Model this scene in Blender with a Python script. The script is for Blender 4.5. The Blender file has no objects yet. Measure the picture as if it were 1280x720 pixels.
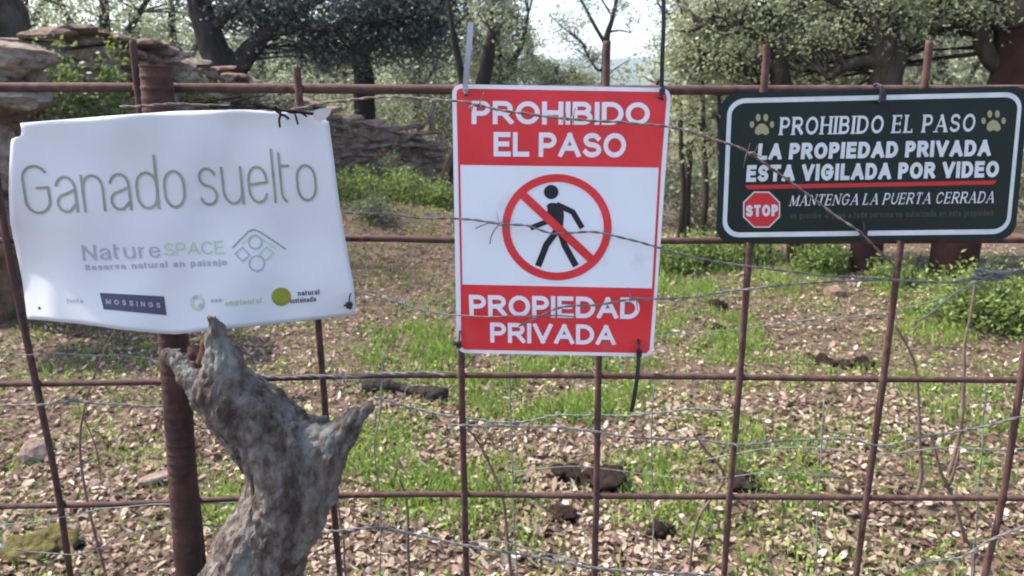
import bpy, bmesh, math, random
import numpy as np
from mathutils import Vector, noise, Matrix

R = math.radians
sc = bpy.context.scene
COL = sc.collection

# ------------------------------------------------------------------ camera
H, F, PITCH = 1.45, 950.0, R(15.0)
CP, SP = math.cos(PITCH), math.sin(PITCH)
cd = bpy.data.cameras.new('camera')
cam = bpy.data.objects.new('camera', cd)
COL.objects.link(cam)
cam.location = (0, 0, H)
cam.rotation_euler = (R(90) - PITCH, 0, 0)
cd.sensor_width = 36.0
cd.lens = F / 1280 * 36.0
cd.clip_start, cd.clip_end = 0.02, 6000
cd.dof.use_dof = True
cd.dof.focus_distance = 0.80
cd.dof.aperture_fstop = 14.0
sc.camera = cam

# ------------------------------------------------------------------ sky, sun, exposure
SUN_EL, SUN_AZ = R(53), R(-76)          # azimuth measured from +Y towards +X
w = bpy.data.worlds.new('World'); sc.world = w; w.use_nodes = True
nt = w.node_tree
sky = nt.nodes.new('ShaderNodeTexSky'); sky.sky_type = 'NISHITA'
sky.sun_disc = False
sky.sun_elevation = SUN_EL; sky.sun_rotation = SUN_AZ
sky.air_density = 1.0; sky.dust_density = 2.6; sky.ozone_density = 1.0
nt.links.new(sky.outputs[0], nt.nodes['Background'].inputs[0])
nt.nodes['Background'].inputs[1].default_value = 0.15
sl = bpy.data.lights.new('sun', 'SUN'); sl.energy = 2.9; sl.angle = R(2.2); sl.color = (1.0, .95, .87)
so = bpy.data.objects.new('sun', sl); COL.objects.link(so)
sd = Vector((math.sin(SUN_AZ) * math.cos(SUN_EL), math.cos(SUN_AZ) * math.cos(SUN_EL), math.sin(SUN_EL)))
so.rotation_euler = sd.to_track_quat('Z', 'Y').to_euler(); so.location = (0, 0, 20)
vs = sc.view_settings
sc.display_settings.display_device = 'sRGB'
vs.view_transform = 'Standard'; vs.look = 'None'; vs.gamma = 1; vs.use_curve_mapping = False
vs.exposure = 1.62
cy = sc.cycles
cy.use_denoising = True
cy.max_bounces = 7; cy.diffuse_bounces = 3; cy.glossy_bounces = 2; cy.transmission_bounces = 4
cy.transparent_max_bounces = 6; cy.volume_bounces = 1
cy.volume_step_rate = 6; cy.volume_max_steps = 32
cy.filter_width = 2.0

# ------------------------------------------------------------------ helpers
def pix(px, py, y):
    """point on the upright plane at distance y that the picture shows at (px, py)"""
    a, b = (px - 640) / F, (360 - py) / F
    dx, dy, dz = a, CP + b * SP, -SP + b * CP
    k = y / dy
    return Vector((dx * k, y, H + dz * k))

def sstep(a, b, v):
    t = min(1.0, max(0.0, (v - a) / (b - a)))
    return t * t * (3 - 2 * t)

def terrain(x, y):
    z = 0.0
    z += 0.95 * sstep(-1.5, -3.4, x) * sstep(4.4, 5.8, y) * (1 - .6 * sstep(8, 12, y))
    z += 0.27 * math.exp(-((x + 1.4) ** 2 / 1.5 + (y - 7.5) ** 2 / 1.1))
    z -= 0.30 * sstep(6.1, 8.3, y) * sstep(.6, 1.6, x)
    z += 0.05 * math.exp(-((x - 2.3) ** 2 / 1.6 + (y - 5.6) ** 2 / .7))
    z -= 0.10 * sstep(7, 14, y)
    if y > -2:
        z += 0.05 * noise.noise(Vector((x * .9, y * .9, 3.1))) + 0.025 * noise.noise(Vector((x * 2.7, y * 2.7, 8.1)))
    if y > 16: z -= (y - 16) * .03 if y < 200 else 5.5
    return z

def ground_at(px, py):
    a, b = (px - 640) / F, (360 - py) / F
    d = Vector((a, CP + b * SP, -SP + b * CP))
    t = .5
    while t < 60:
        p = Vector((0, 0, H)) + d * t
        if p.z <= terrain(p.x, p.y): break
        t += .01
    return Vector((p.x, p.y, terrain(p.x, p.y)))

def project(v):
    dx, dy, dz = v[0], v[1], v[2] - H
    ax = dy * CP - dz * SP
    if ax < .05: return (-9999, -9999)
    return (640 + F * dx / ax, 360 - F * (dy * SP + dz * CP) / ax)

def mk(name, verts, faces, mat, parent=None, smooth=False, origin=None):
    me = bpy.data.meshes.new(name)
    if origin is not None:
        verts = [Vector(v) - origin for v in verts]
    me.from_pydata([tuple(v) for v in verts], [], faces)
    if smooth:
        me.polygons.foreach_set('use_smooth', [True] * len(me.polygons))
    me.update()
    return link(name, me, mat, parent, origin)

def link(name, me, mat, parent=None, origin=None):
    if mat and not me.materials: me.materials.append(mat)
    o = bpy.data.objects.new(name, me); COL.objects.link(o)
    if parent is not None: o.parent = parent
    elif origin is not None: o.location = origin
    return o

def thing(name, label, cat, loc=(0, 0, 0), group=None):
    o = bpy.data.objects.new(name, None); COL.objects.link(o)
    o.location = loc; o.empty_display_size = .05
    return tag(o, label, cat, group)

def tag(o, label, cat, group=None):
    o['label'] = label; o['category'] = cat
    if group: o['group'] = group
    return o

def catmull(pts, n=6):
    """pts: list of (Vector, radius) -> denser list"""
    out = []
    for i in range(len(pts) - 1):
        p0 = pts[max(0, i - 1)]; p1 = pts[i]; p2 = pts[i + 1]; p3 = pts[min(len(pts) - 1, i + 2)]
        for k in range(n):
            t = k / n
            q = .5 * ((2 * p1[0]) + (p2[0] - p0[0]) * t + (2 * p0[0] - 5 * p1[0] + 4 * p2[0] - p3[0]) * t * t
                      + (3 * p1[0] - p0[0] - 3 * p2[0] + p3[0]) * t ** 3)
            out.append((q, p1[1] + (p2[1] - p1[1]) * t))
    out.append(pts[-1])
    return out

def tube(V, Fc, pts, seg=8, rough=0.0, freq=8.0, cap=True):
    """adds a tapered tube along pts [(Vector, r)] to the lists V, Fc"""
    base = len(V)
    t0 = (pts[1][0] - pts[0][0]).normalized()
    n = t0.orthogonal().normalized()
    for i, (p, r) in enumerate(pts):
        if i == 0: t = t0
        elif i == len(pts) - 1: t = (p - pts[i - 1][0])
        else: t = (pts[i + 1][0] - pts[i - 1][0])
        if t.length < 1e-9: t = t0
        t = t.normalized()
        n = (n - t * n.dot(t))
        n = n.normalized() if n.length > 1e-6 else t.orthogonal().normalized()
        b = t.cross(n)
        for k in range(seg):
            a = 2 * math.pi * k / seg
            d = n * math.cos(a) + b * math.sin(a)
            rr = r
            if rough:
                q = p + d * r
                rr = r * (1 + rough * noise.noise(q * freq) + rough * .6 * noise.noise(Vector((q.x * freq * 3, q.y * freq * 3, q.z * freq * .8))))
            V.append(p + d * rr)
    m = len(pts)
    for i in range(m - 1):
        for k in range(seg):
            a = base + i * seg + k; b2 = base + i * seg + (k + 1) % seg
            Fc.append((a, b2, b2 + seg, a + seg))
    if cap:
        Fc.append(tuple(base + k for k in reversed(range(seg))))
        Fc.append(tuple(base + (m - 1) * seg + k for k in range(seg)))

def tube_obj(name, pts, mat, parent=None, seg=8, origin=None, **kw):
    V, Fc = [], []
    tube(V, Fc, pts, seg, **kw)
    return mk(name, V, Fc, mat, parent, True, origin)

def copy_tree(o, parent=None):
    c = o.copy(); COL.objects.link(c); c.parent = parent
    for ch in list(o.children): copy_tree(ch, c)
    return c

# ------------------------------------------------------------------ materials
def mat(name, col, rough=.8, spec=.3, col2=None, scale=10., detail=4., bump=0., bscale=None, stretch=None,
        ramp=(.35, .65), transl=0., tint=None, metal=0., col3=None, scale3=3., coords='Object', thr3=(.5, .62)):
    m = bpy.data.materials.new(name); m.use_nodes = True
    t = m.node_tree; N = t.nodes; L = t.links
    p = N['Principled BSDF']; out = N['Material Output']
    p.inputs['Roughness'].default_value = rough
    p.inputs['Specular IOR Level'].default_value = spec
    p.inputs['Metallic'].default_value = metal
    tc = N.new('ShaderNodeTexCoord'); src = tc.outputs[coords]
    if stretch:
        mp = N.new('ShaderNodeMapping'); mp.inputs['Scale'].default_value = stretch
        L.new(src, mp.inputs[0]); src = mp.outputs[0]
    c4 = lambda c: (*c, 1)
    cs = None
    if tint:
        at = N.new('ShaderNodeAttribute'); at.attribute_name = 'tint'
        r = N.new('ShaderNodeValToRGB')
        r.color_ramp.elements[0].color = c4(tint[0][1]); r.color_ramp.elements[0].position = tint[0][0]
        r.color_ramp.elements[1].color = c4(tint[-1][1]); r.color_ramp.elements[1].position = tint[-1][0]
        for pos, cc in tint[1:-1]:
            e = r.color_ramp.elements.new(pos); e.color = c4(cc)
        L.new(at.outputs['Fac'], r.inputs[0]); cs = r.outputs[0]
    elif col2:
        nz = N.new('ShaderNodeTexNoise'); nz.inputs['Scale'].default_value = scale; nz.inputs['Detail'].default_value = detail
        nz.inputs['Roughness'].default_value = .65
        L.new(src, nz.inputs[0])
        r = N.new('ShaderNodeValToRGB')
        r.color_ramp.elements[0].color = c4(col); r.color_ramp.elements[0].position = ramp[0]
        r.color_ramp.elements[1].color = c4(col2); r.color_ramp.elements[1].position = ramp[1]
        L.new(nz.outputs[0], r.inputs[0]); cs = r.outputs[0]
        if col3:
            n3 = N.new('ShaderNodeTexNoise'); n3.inputs['Scale'].default_value = scale3; n3.inputs['Detail'].default_value = 5
            L.new(src, n3.inputs[0])
            r3 = N.new('ShaderNodeValToRGB'); r3.color_ramp.elements[0].position = thr3[0]; r3.color_ramp.elements[1].position = thr3[1]
            L.new(n3.outputs[0], r3.inputs[0])
            mx = N.new('ShaderNodeMix'); mx.data_type = 'RGBA'
            L.new(r3.outputs[0], mx.inputs['Factor']); L.new(cs, mx.inputs['A']); mx.inputs['B'].default_value = c4(col3)
            cs = mx.outputs['Result']
    if cs: L.new(cs, p.inputs['Base Color'])
    else: p.inputs['Base Color'].default_value = c4(col)
    if bump:
        nb = N.new('ShaderNodeTexNoise'); nb.inputs['Scale'].default_value = bscale or scale * 2; nb.inputs['Detail'].default_value = 5
        L.new(src, nb.inputs[0])
        bp = N.new('ShaderNodeBump'); bp.inputs['Strength'].default_value = 1.0; bp.inputs['Distance'].default_value = bump
        L.new(nb.outputs[0], bp.inputs['Height']); L.new(bp.outputs[0], p.inputs['Normal'])
    if transl:
        tr = N.new('ShaderNodeBsdfTranslucent'); ms = N.new('ShaderNodeMixShader'); ms.inputs[0].default_value = transl
        if cs: L.new(cs, tr.inputs[0])
        else: tr.inputs[0].default_value = c4(col)
        L.new(p.outputs[0], ms.inputs[1]); L.new(tr.outputs[0], ms.inputs[2]); L.new(ms.outputs[0], out.inputs[0])
    return m

M = {}
M['rust'] = mat('rusted_steel', (.040, .019, .016), .85, .3, (.085, .040, .032), 60, 5, .0006, 260, col3=(.045, .025, .022), scale3=9)
M['rust_bar'] = mat('rusted_bar_steel', (.048, .023, .020), .85, .25, (.110, .060, .050), 90, 5, .0004, 300, col3=(.07, .035, .03), scale3=14)
M['galv'] = mat('galvanised_wire', (.085, .083, .078), .8, .2, (.22, .215, .205), 120, 4, 0)
M['galv_green'] = mat('weathered_green_wire', (.10, .115, .10), .8, .2, (.21, .235, .215), 80, 4, 0)
M['rusty_wire'] = mat('rusty_wire', (.10, .06, .05), .75, .3, (.26, .21, .19), 120, 4, 0, metal=.2)
M['stone'] = mat('slate_stone', (.13, .082, .062), .95, .15, (.32, .25, .20), 7, 6, .012, 30, col3=(.23, .235, .19), scale3=5, thr3=(.56, .66))
M['stone_dark'] = mat('brown_stone', (.10, .056, .042), .95, .15, (.27, .175, .13), 8, 6, .01, 30)
M['bark'] = mat('oak_bark', (.026, .020, .015), .95, .05, (.072, .057, .044), 14, 6, .03, 26, stretch=(1, 1, .3), col3=(.085, .088, .068), scale3=6, thr3=(.56, .70))
M['bark_dark'] = mat('dark_oak_bark', (.016, .013, .012), .95, .05, (.045, .036, .032), 14, 6, .03, 26, stretch=(1, 1, .3))
M['cork_bare'] = mat('stripped_cork_trunk', (.030, .013, .012), .9, .1, (.058, .026, .022), 6, 5, .006, 20)
M['dead_bark'] = mat('lichened_dead_bark', (.060, .045, .037), .97, .05, (.185, .158, .138), 70, 12, .006, 170, stretch=(1, 1, .45), ramp=(.38, .62),
                     col3=(.19, .182, .158), scale3=34, thr3=(.56, .66))
M['dead_wood'] = mat('broken_heartwood', (.07, .035, .027), .95, .1, (.17, .095, .07), 40, 6, .004, 60, stretch=(1, 1, .2))
M['soil'] = mat('leafy_soil', (.060, .040, .030), 1, .1, (.16, .118, .085), 14, 10, .03, 40, coords='Object', col3=(.085, .075, .04), scale3=1.4, thr3=(.5, .7))
M['hill'] = mat('wooded_hill', (.05, .07, .04), 1, .0, (.08, .10, .06), .03, 6)
M['dung'] = mat('dry_dung', (.010, .007, .006), 1, .05, (.034, .023, .018), 30, 6, .008, 40)
M['moss'] = mat('dry_moss', (.040, .035, .014), 1, .05, (.12, .10, .04), 40, 6, .008, 60)
M['twig'] = mat('dry_twig', (.10, .065, .05), .95, .1, (.2, .14, .11), 30, 4)
M['litter'] = mat('dry_leaves', (.3, .2, .15), .75, .25, transl=.18, tint=[(0, (.055, .034, .024)), (.25, (.16, .100, .068)), (.5, (.28, .205, .145)), (.75, (.44, .345, .26)), (1, (.60, .52, .44))])
M['grass'] = mat('spring_grass', (.1, .2, .04), .6, .3, transl=.4, tint=[(0, (.11, .18, .030)), (.6, (.21, .31, .055)), (1, (.36, .42, .12))])
M['oak_leaf'] = mat('holm_oak_leaf', (.06, .07, .04), .42, .45, transl=.42, tint=[(0, (.09, .105, .055)), (.5, (.19, .21, .115)), (1, (.38, .39, .23))])
M['pale_leaf'] = mat('pale_oak_leaf', (.1, .1, .06), .42, .5, transl=.48, tint=[(0, (.14, .16, .085)), (.5, (.26, .285, .155)), (1, (.46, .47, .28))])
M['dark_leaf'] = mat('dark_oak_leaf', (.04, .05, .03), .45, .45, transl=.20, tint=[(0, (.030, .042, .036)), (.5, (.062, .078, .066)), (1, (.14, .16, .13))])
M['shrub_leaf'] = mat('bright_shrub_leaf', (.1, .16, .04), .5, .4, transl=.42, tint=[(0, (.085, .12, .028)), (.5, (.16, .225, .05)), (1, (.30, .36, .10))])
M['dull_leaf'] = mat('dull_shrub_leaf', (.1, .12, .06), .6, .3, transl=.35, tint=[(0, (.075, .09, .045)), (.5, (.13, .15, .08)), (1, (.24, .26, .15))])
M['white'] = mat('white_sheet', (.70, .72, .755), .38, .45, (.75, .77, .80), 9, 3, col3=(.50, .50, .49), scale3=26, thr3=(.60, .85))
M['red'] = mat('red_print', (.62, .024, .032), .42, .4, (.72, .040, .046), 14, 3, col3=(.46, .09, .08), scale3=30, thr3=(.60, .85))
M['ink'] = mat('black_print', (.018, .018, .024), .5, .3)
M['green_board'] = mat('dark_green_board', (.006, .015, .012), .5, .3, (.009, .021, .016), 12, 3)
M['cream'] = mat('off_white_print', (.55, .57, .56), .5, .3, (.66, .68, .67), 40, 3)
M['gold'] = mat('gold_paw_print', (.34, .30, .17), .5, .3)
M['dim_print'] = mat('faded_bronze_print', (.075, .072, .048), .6, .2)
M['stop_red'] = mat('stop_red_print', (.55, .03, .035), .5, .3)
M['paper'] = mat('weathered_white_plastic', (.66, .67, .695), .38, .4, (.72, .725, .745), 7, 5, transl=.24, col3=(.57, .57, .56), scale3=5, thr3=(.55, .75))
M['olive_print'] = mat('olive_letter_print', (.21, .24, .175), .6, .2, (.28, .31, .24), 60, 2)
M['grey_print'] = mat('grey_letter_print', (.33, .35, .40), .6, .2)
M['pale_green'] = mat('pale_green_print', (.42, .50, .36), .6, .2)
M['mauve_box'] = mat('dark_mauve_print', (.055, .052, .085), .5, .3)
M['yellow'] = mat('yellow_green_print', (.27, .26, .03), .6, .2, (.13, .18, .04), 30, 2)
M['tie_black'] = mat('black_nylon', (.018, .018, .022), .45, .4)
M['tie_clear'] = mat('grey_nylon', (.30, .32, .36), .35, .5)

# ------------------------------------------------------------------ ground, hill
def build_ground():
    V, Fc = [], []
    rs = [0.0]; r = .25
    while r < 14: rs.append(r); r *= 1.035
    while r < 1800: rs.append(r); r *= 1.22
    n = 220
    for i, r in enumerate(rs):
        for k in range(n if i else 1):
            a = 2 * math.pi * k / n
            x, y = r * math.sin(a), r * math.cos(a)
            V.append((x, y, terrain(x, y)))
    for k in range(n): Fc.append((0, 1 + (k + 1) % n, 1 + k))
    for i in range(1, len(rs) - 1):
        for k in range(n):
            a = 1 + (i - 1) * n + k; b = 1 + (i - 1) * n + (k + 1) % n
            Fc.append((a, b, b + n, a + n))
    o = mk('ground', V, Fc, M['soil'], smooth=True); o['kind'] = 'structure'
build_ground()

def build_hill():
    V, Fc = [], []
    nx, ny = 120, 10
    for j in range(ny):
        for i in range(nx):
            x = -900 + 1800 * i / (nx - 1); y = 640 + j * 60
            e = math.sin(math.pi * min(1, j / (ny - 2)) * .5)
            h = 46 + 9 * noise.noise(Vector((x * .004, 2, 0))) + 4 * noise.noise(Vector((x * .02, 5, 0))) + .02 * (x - 150)
            V.append((x, y, -8 + h * e + (j > 0) * 1.5 * noise.noise(Vector((x * .1, y * .1, 0)))))
    for j in range(ny - 1):
        for i in range(nx - 1):
            a = j * nx + i; Fc.append((a, a + 1, a + nx + 1, a + nx))
    o = mk('hills', V, Fc, M['hill'], smooth=True); o['kind'] = 'structure'
build_hill()

# ------------------------------------------------------------------ the mesh gate
BY = .766
def pp(pts, y): return [pix(a, b, y) for a, b in pts]
def wob(pts, r, n=5, amp=.0):
    return catmull([(p, r) for p in pts], n)
gate = thing('mesh_gate', 'rusty welded mesh gate of square grid bars carrying the three signs', 'gate', (0, BY, 0))
GO = Vector((0, BY, 0))
Hs = [([(-380, 108), (-200, 109), (180, 109.5), (560, 112), (900, 112.5), (1300, 112), (1700, 112)], .0046),
      ([(-380, 298), (0, 301), (430, 298), (560, 300), (840, 301), (1280, 300), (1700, 299)], .0034),
      ([(-380, 481), (0, 480), (210, 477), (430, 470), (580, 469), (840, 470.5), (1100, 474), (1280, 475), (1700, 477)], .0036),
      ([(-380, 635), (0, 633), (210, 628), (280, 624), (430, 619), (580, 618), (745, 620), (1080, 622), (1700, 625)], .0034)]
for pts, r in Hs:
    tube_obj('crossbar', wob(pp(pts, BY + .004), r), M['rust_bar'], gate, 8, GO, rough=.06, freq=60)
for z in (.70, .55, .40, .25, .10):
    tube_obj('crossbar', [(Vector((x, BY + .004, z + .003 * math.sin(x * 5 + z * 9))), .0034) for x in np.linspace(-1.1, 1.1, 9)], M['rust_bar'], gate, 8, GO)
Us = [[(-32, 52), (-20, 110), (8, 300), (43, 470), (70, 600), (88, 720)],
      [(166, 50), (172, 110), (194, 300), (222, 470), (243, 600), (256, 720)],
      [(371, 84), (373, 110), (389, 300), (403, 470), (414, 600), (425, 720)],
      [(573, 104), (575, 300), (577, 470), (580, 600), (583, 720)],
      [(759, 51), (757, 110), (752, 300), (748, 470), (745.5, 620), (743, 720)],
      [(958, 55), (955, 110), (937, 310), (925, 470), (912, 620), (905, 720)],
      [(1162, 50), (1155, 110), (1126, 305), (1104, 475), (1083, 625), (1070, 720)],
      [(1357, 50), (1345, 110), (1304, 300), (1277, 470), (1254, 620), (1231, 720)]]
for i, pts in enumerate(Us):
    P = pp(pts, BY - .003)
    e = P[-1]; d = (P[-1] - P[-2]); d = d / -d.z
    P.append(e + d * .35); P.append(Vector((P[-1].x + d.x * .2, P[-1].y, .06)))
    tube_obj('upright', wob(P, .0036), M['rust_bar'], gate, 8, GO, rough=.08, freq=60)
for k, x in ((8, 1.02), (9, -.78)):
    tube_obj('upright', [(Vector((x, BY - .003, z)), .0036) for z in (1.5, 1.0, .5, .05)], M['rust_bar'], gate, 8, GO)

V, Fc = [], []; rnw = random.Random(2)
for us in Us:
    uu = [p for p, _ in catmull([(pix(a, b, BY), 1) for a, b in us], 30)]
    for pts, r in Hs:
        hh = [p for p, _ in catmull([(p, 1) for p in pp(pts, BY)], 20)]
        bp = None; bd = 1
        for p in uu:
            for i in range(len(hh) - 1):
                if (hh[i].x - p.x) * (hh[i + 1].x - p.x) <= 0:
                    t = (p.x - hh[i].x) / ((hh[i + 1].x - hh[i].x) or 1); dz = abs(hh[i].z + t * (hh[i + 1].z - hh[i].z) - p.z)
                    if dz < bd: bd = dz; bp = p
        if bp is not None and bd < .01:
            a = rnw.uniform(-.6, .6); q = Vector((math.cos(a), 0, math.sin(a))) * .004
            c = bp + Vector((0, .0005, 0))
            tube(V, Fc, [(c - q * 1.3, .0012), (c - q * .6, .0046), (c, .0056), (c + q * .6, .0046), (c + q * 1.3, .0012)], 8, rough=.3, freq=300)
o = mk('weld', V, Fc, M['rust'], gate, True, GO); o['kind'] = 'stuff'

# ribbed reinforcing-bar post in front of the gate
def build_post():
    top = pix(195, 82, .753); mid = pix(222, 500, .748); low = pix(237, 720, .746)
    axis = [top, pix(205, 250, .751), mid, low]
    d = (low - mid); d = d / -d.z
    axis.append(low + d * (low.z + .05))
    pts = catmull([(p, .0135) for p in axis], 40)
    V, Fc = [], []
    out = []
    L = 0; prev = pts[0][0]
    dense = []
    for i in range(len(pts) - 1):
        a, b = pts[i][0], pts[i + 1][0]
        n = max(2, int((b - a).length / .0028))
        for k in range(n): dense.append(a.lerp(b, k / n))
    for p in dense:
        L += (p - prev).length; prev = p
        rib = max(0, math.cos(L * 2 * math.pi / .0105)) ** 1.5
        out.append((p, .0146 + (.0008 + .0004 * noise.noise(p * 30)) * rib))
    tube(V, Fc, out, 14, rough=.05, freq=50)
    # the two lengthwise ribs of the bar
    o = Vector((low.x, .746, 0))
    post = mk('ribbed_steel_post', V, Fc, M['rust'], None, True, o)
    tag(post, 'thick rusty ribbed steel post behind the white livestock sign', 'post')
build_post()

# ------------------------------------------------------------------ stroke lettering
def arc(cx, cy, rx, ry, a0, a1, n=9):
    return [(cx + rx * math.cos(R(a0 + (a1 - a0) * i / n)), cy + ry * math.sin(R(a0 + (a1 - a0) * i / n))) for i in range(n + 1)]
UP = {   # letter: (width, [(polyline, kind)])   kind s stem, t thin, o closed bowl
 'A': (1.0, [([(0, 0), (.5, 1)], 't'), ([(.5, 1), (1, 0)], 's'), ([(.22, .33), (.78, .33)], 'tb')]),
 'B': (.84, [([(0, 0), (0, 1)], 's'), ([(0, 1), (.5, 1)] + arc(.55, .765, .37, .235, 90, -90) + [(0, .53)], 'm'), ([(0, .53), (.5, .53)] + arc(.55, .265, .45, .265, 90, -90) + [(0, 0)], 'm')]),
 'C': (.95, [(arc(.52, .5, .52, .5, 38, 322, 20), 'm')]),
 'D': (.92, [([(0, 0), (0, 1)], 's'), ([(0, 1), (.38, 1)] + arc(.4, .5, .6, .5, 90, -90, 14) + [(0, 0)], 'm')]),
 'E': (.78, [([(0, 0), (0, 1)], 's'), ([(0, 1), (.96, 1)], 't'), ([(0, .52), (.88, .52)], 't'), ([(0, 0), (1, 0)], 't')]),
 'G': (1.0, [(arc(.5, .5, .5, .5, 38, 318, 20) + [(.98, .46)], 'm'), ([(.98, .46), (.58, .46)], 't')]),
 'H': (.90, [([(0, 0), (0, 1)], 's'), ([(1, 0), (1, 1)], 's'), ([(0, .52), (1, .52)], 'tb')]),
 'I': (.0, [([(0, 0), (0, 1)], 's')]),
 'L': (.74, [([(0, 0), (0, 1)], 's'), ([(0, 0), (1, 0)], 't')]),
 'M': (1.08, [([(0, 0), (0, 1)], 't'), ([(1, 0), (1, 1)], 's'), ([(0, 1), (.5, .05)], 's'), ([(.5, .05), (1, 1)], 't')]),
 'N': (.90, [([(0, 0), (0, 1)], 't'), ([(1, 0), (1, 1)], 't'), ([(0, 1), (1, 0)], 's')]),
 'O': (1.02, [(arc(.5, .5, .5, .5, 0, 360, 26)[:-1], 'o')]),
 'P': (.80, [([(0, 0), (0, 1)], 's'), ([(0, 1), (.5, 1)] + arc(.55, .725, .45, .275, 90, -90) + [(0, .45)], 'm')]),
 'R': (.88, [([(0, 0), (0, 1)], 's'), ([(0, 1), (.5, 1)] + arc(.55, .735, .40, .265, 90, -90) + [(0, .47)], 'm'), ([(.5, .47), (1, 0)], 's')]),
 'S': (.84, [(arc(.5, .755, .46, .245, 25, 250, 12) + arc(.5, .255, .5, .255, 70, -155, 12), 'm')]),
 'T': (.84, [([(.5, 0), (.5, 1)], 's'), ([(0, 1), (1, 1)], 't')]),
 'U': (.90, [([(0, 1), (0, .4)] + arc(.5, .4, .5, .4, 180, 360, 12) + [(1, .4), (1, 1)], 'm')]),
 'V': (.98, [([(0, 1), (.5, 0)], 's'), ([(.5, 0), (1, 1)], 't')]),
}
OV = arc(.5, .62, .5, .38, 0, 180, 8) + arc(.5, .38, .5, .38, 180, 360, 8)
LO = {   # x-height is 1
 'a': (.62, [(arc(.5, .66, .5, .34, 160, 0, 8) + [(1, .3), (1, 0)], 'm'), ([(1, .62), (.45, .50)] + arc(.45, .25, .45, .25, 90, 290, 8) + [(1, .22)], 'm')]),
 'n': (.66, [([(0, 0), (0, 1)], 'm'), ([(0, .62)] + arc(.5, .62, .5, .38, 180, 0, 9) + [(1, 0)], 'm')]),
 'd': (.66, [(OV, 'o'), ([(1, 0), (1, 1.45)], 'm')]),
 'p': (.66, [(OV, 'o'), ([(0, -.45), (0, 1)], 'm')]),
 'b': (.66, [(OV, 'o'), ([(0, 0), (0, 1.45)], 'm')]),
 'o': (.64, [(OV, 'o')]),
 'c': (.60, [(arc(.5, .62, .5, .38, 20, 180, 8) + arc(.5, .38, .5, .38, 180, 340, 8), 'm')]),
 's': (.58, [(arc(.5, .76, .48, .24, 20, 250, 9) + arc(.5, .25, .5, .25, 70, -160, 9), 'm')]),
 'u': (.66, [([(0, 1), (0, .38)] + arc(.5, .38, .5, .38, 180, 360, 9), 'm'), ([(1, 0), (1, 1)], 'm')]),
 'e': (.64, [([(0, .5), (1, .56)] + arc(.5, .62, .5, .38, 0, 180, 8) + arc(.5, .38, .5, .38, 180, 335, 8), 'm')]),
 'l': (.0, [([(0, 0), (0, 1.47)], 'm')]),
 'i': (.0, [([(0, 0), (0, 1)], 'm'), ([(0, 1.35), (0, 1.4)], 'm')]),
 'j': (.1, [([(1, 1), (1, -.3), (0, -.42)], 'm'), ([(1, 1.35), (1, 1.4)], 'm')]),
 't': (.36, [([(0, 1.36), (0, .3)] + arc(.55, .3, .55, .3, 180, 260, 6), 'm'), ([(0, 1), (.9, 1)], 'm')]),
 'r': (.40, [([(0, 0), (0, 1)], 'm'), ([(0, .55)] + arc(.7, .55, .7, .42, 180, 80, 6), 'm')]),
 'v': (.60, [([(0, 1), (.5, 0)], 'm'), ([(.5, 0), (1, 1)], 'm')]),
 'z': (.60, [([(0, 1), (1, 1), (0, 0), (1, 0)], 'm')]),
 'm': (1.0, [([(0, 0), (0, 1)], 'm'), ([(0, .7)] + arc(.25, .7, .25, .3, 180, 0, 6) + [(.5, 0)], 'm'), ([(.5, .7)] + arc(.75, .7, .25, .3, 180, 0, 6) + [(1, 0)], 'm')]),
 'G': (.78, [(arc(.5, 1.0, .5, .36, 30, 180, 9) + [(0, .4)] + arc(.5, .36, .5, .36, 180, 360, 9) + [(1, .72), (.55, .72)], 'm')]),
 'N': (.80, [([(0, 0), (0, 1.35)], 'm'), ([(1, 0), (1, 1.35)], 'm'), ([(0, 1.35), (1, 0)], 'm')]),
 'R': (.64, [([(0, 0), (0, 1.35), (.5, 1.35)] + arc(.5, 1.0, .5, .35, 90, -90, 7) + [(0, .65)], 'm'), ([(.5, .65), (1, 0)], 'm')]),
 'S': (.66, [(arc(.5, 1.02, .46, .33, 25, 250, 9) + arc(.5, .35, .5, .35, 70, -155, 9), 'm')]),
}
def strip(pl, w, closed=False, ext=True, fine=0):
    """quads of a mitred stroke"""
    P = [Vector((a, b, 0)) for a, b in pl]
    if fine:
        Q = [P[0]]
        for p in P[1:]:
            k = max(1, int((p - Q[-1]).length / fine)); a = Q[-1]
            Q += [a.lerp(p, (i + 1) / k) for i in range(k)]
        P = Q
    q = [P[0]]
    for p in P[1:]:
        if (p - q[-1]).length > 1e-4: q.append(p)
    if closed and (q[0] - q[-1]).length < 1e-4: q.pop()
    P = q; n = len(P)
    if not closed and ext:
        P[0] = P[0] + (P[0] - P[1]).normalized() * w / 2
        P[-1] = P[-1] + (P[-1] - P[-2]).normalized() * w / 2
    Lp, Rp = [], []
    for i in range(n):
        a = P[i - 1] if (i or closed) else None
        b = P[(i + 1) % n] if (i < n - 1 or closed) else None
        d1 = (P[i] - a).normalized() if a is not None else (b - P[i]).normalized()
        d2 = (b - P[i]).normalized() if b is not None else d1
        n1 = Vector((-d1.y, d1.x, 0)); n2 = Vector((-d2.y, d2.x, 0))
        m = n1 + n2
        m = m.normalized() if m.length > 1e-3 else n1
        k = min(1.8, 1 / max(.2, m.dot(n1)))
        Lp.append(P[i] + m * w / 2 * k); Rp.append(P[i] - m * w / 2 * k)
    Q = []
    for i in range(n if closed else n - 1):
        j = (i + 1) % n
        Q.append([Lp[i], Lp[j], Rp[j], Rp[i]])
    return Q
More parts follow.
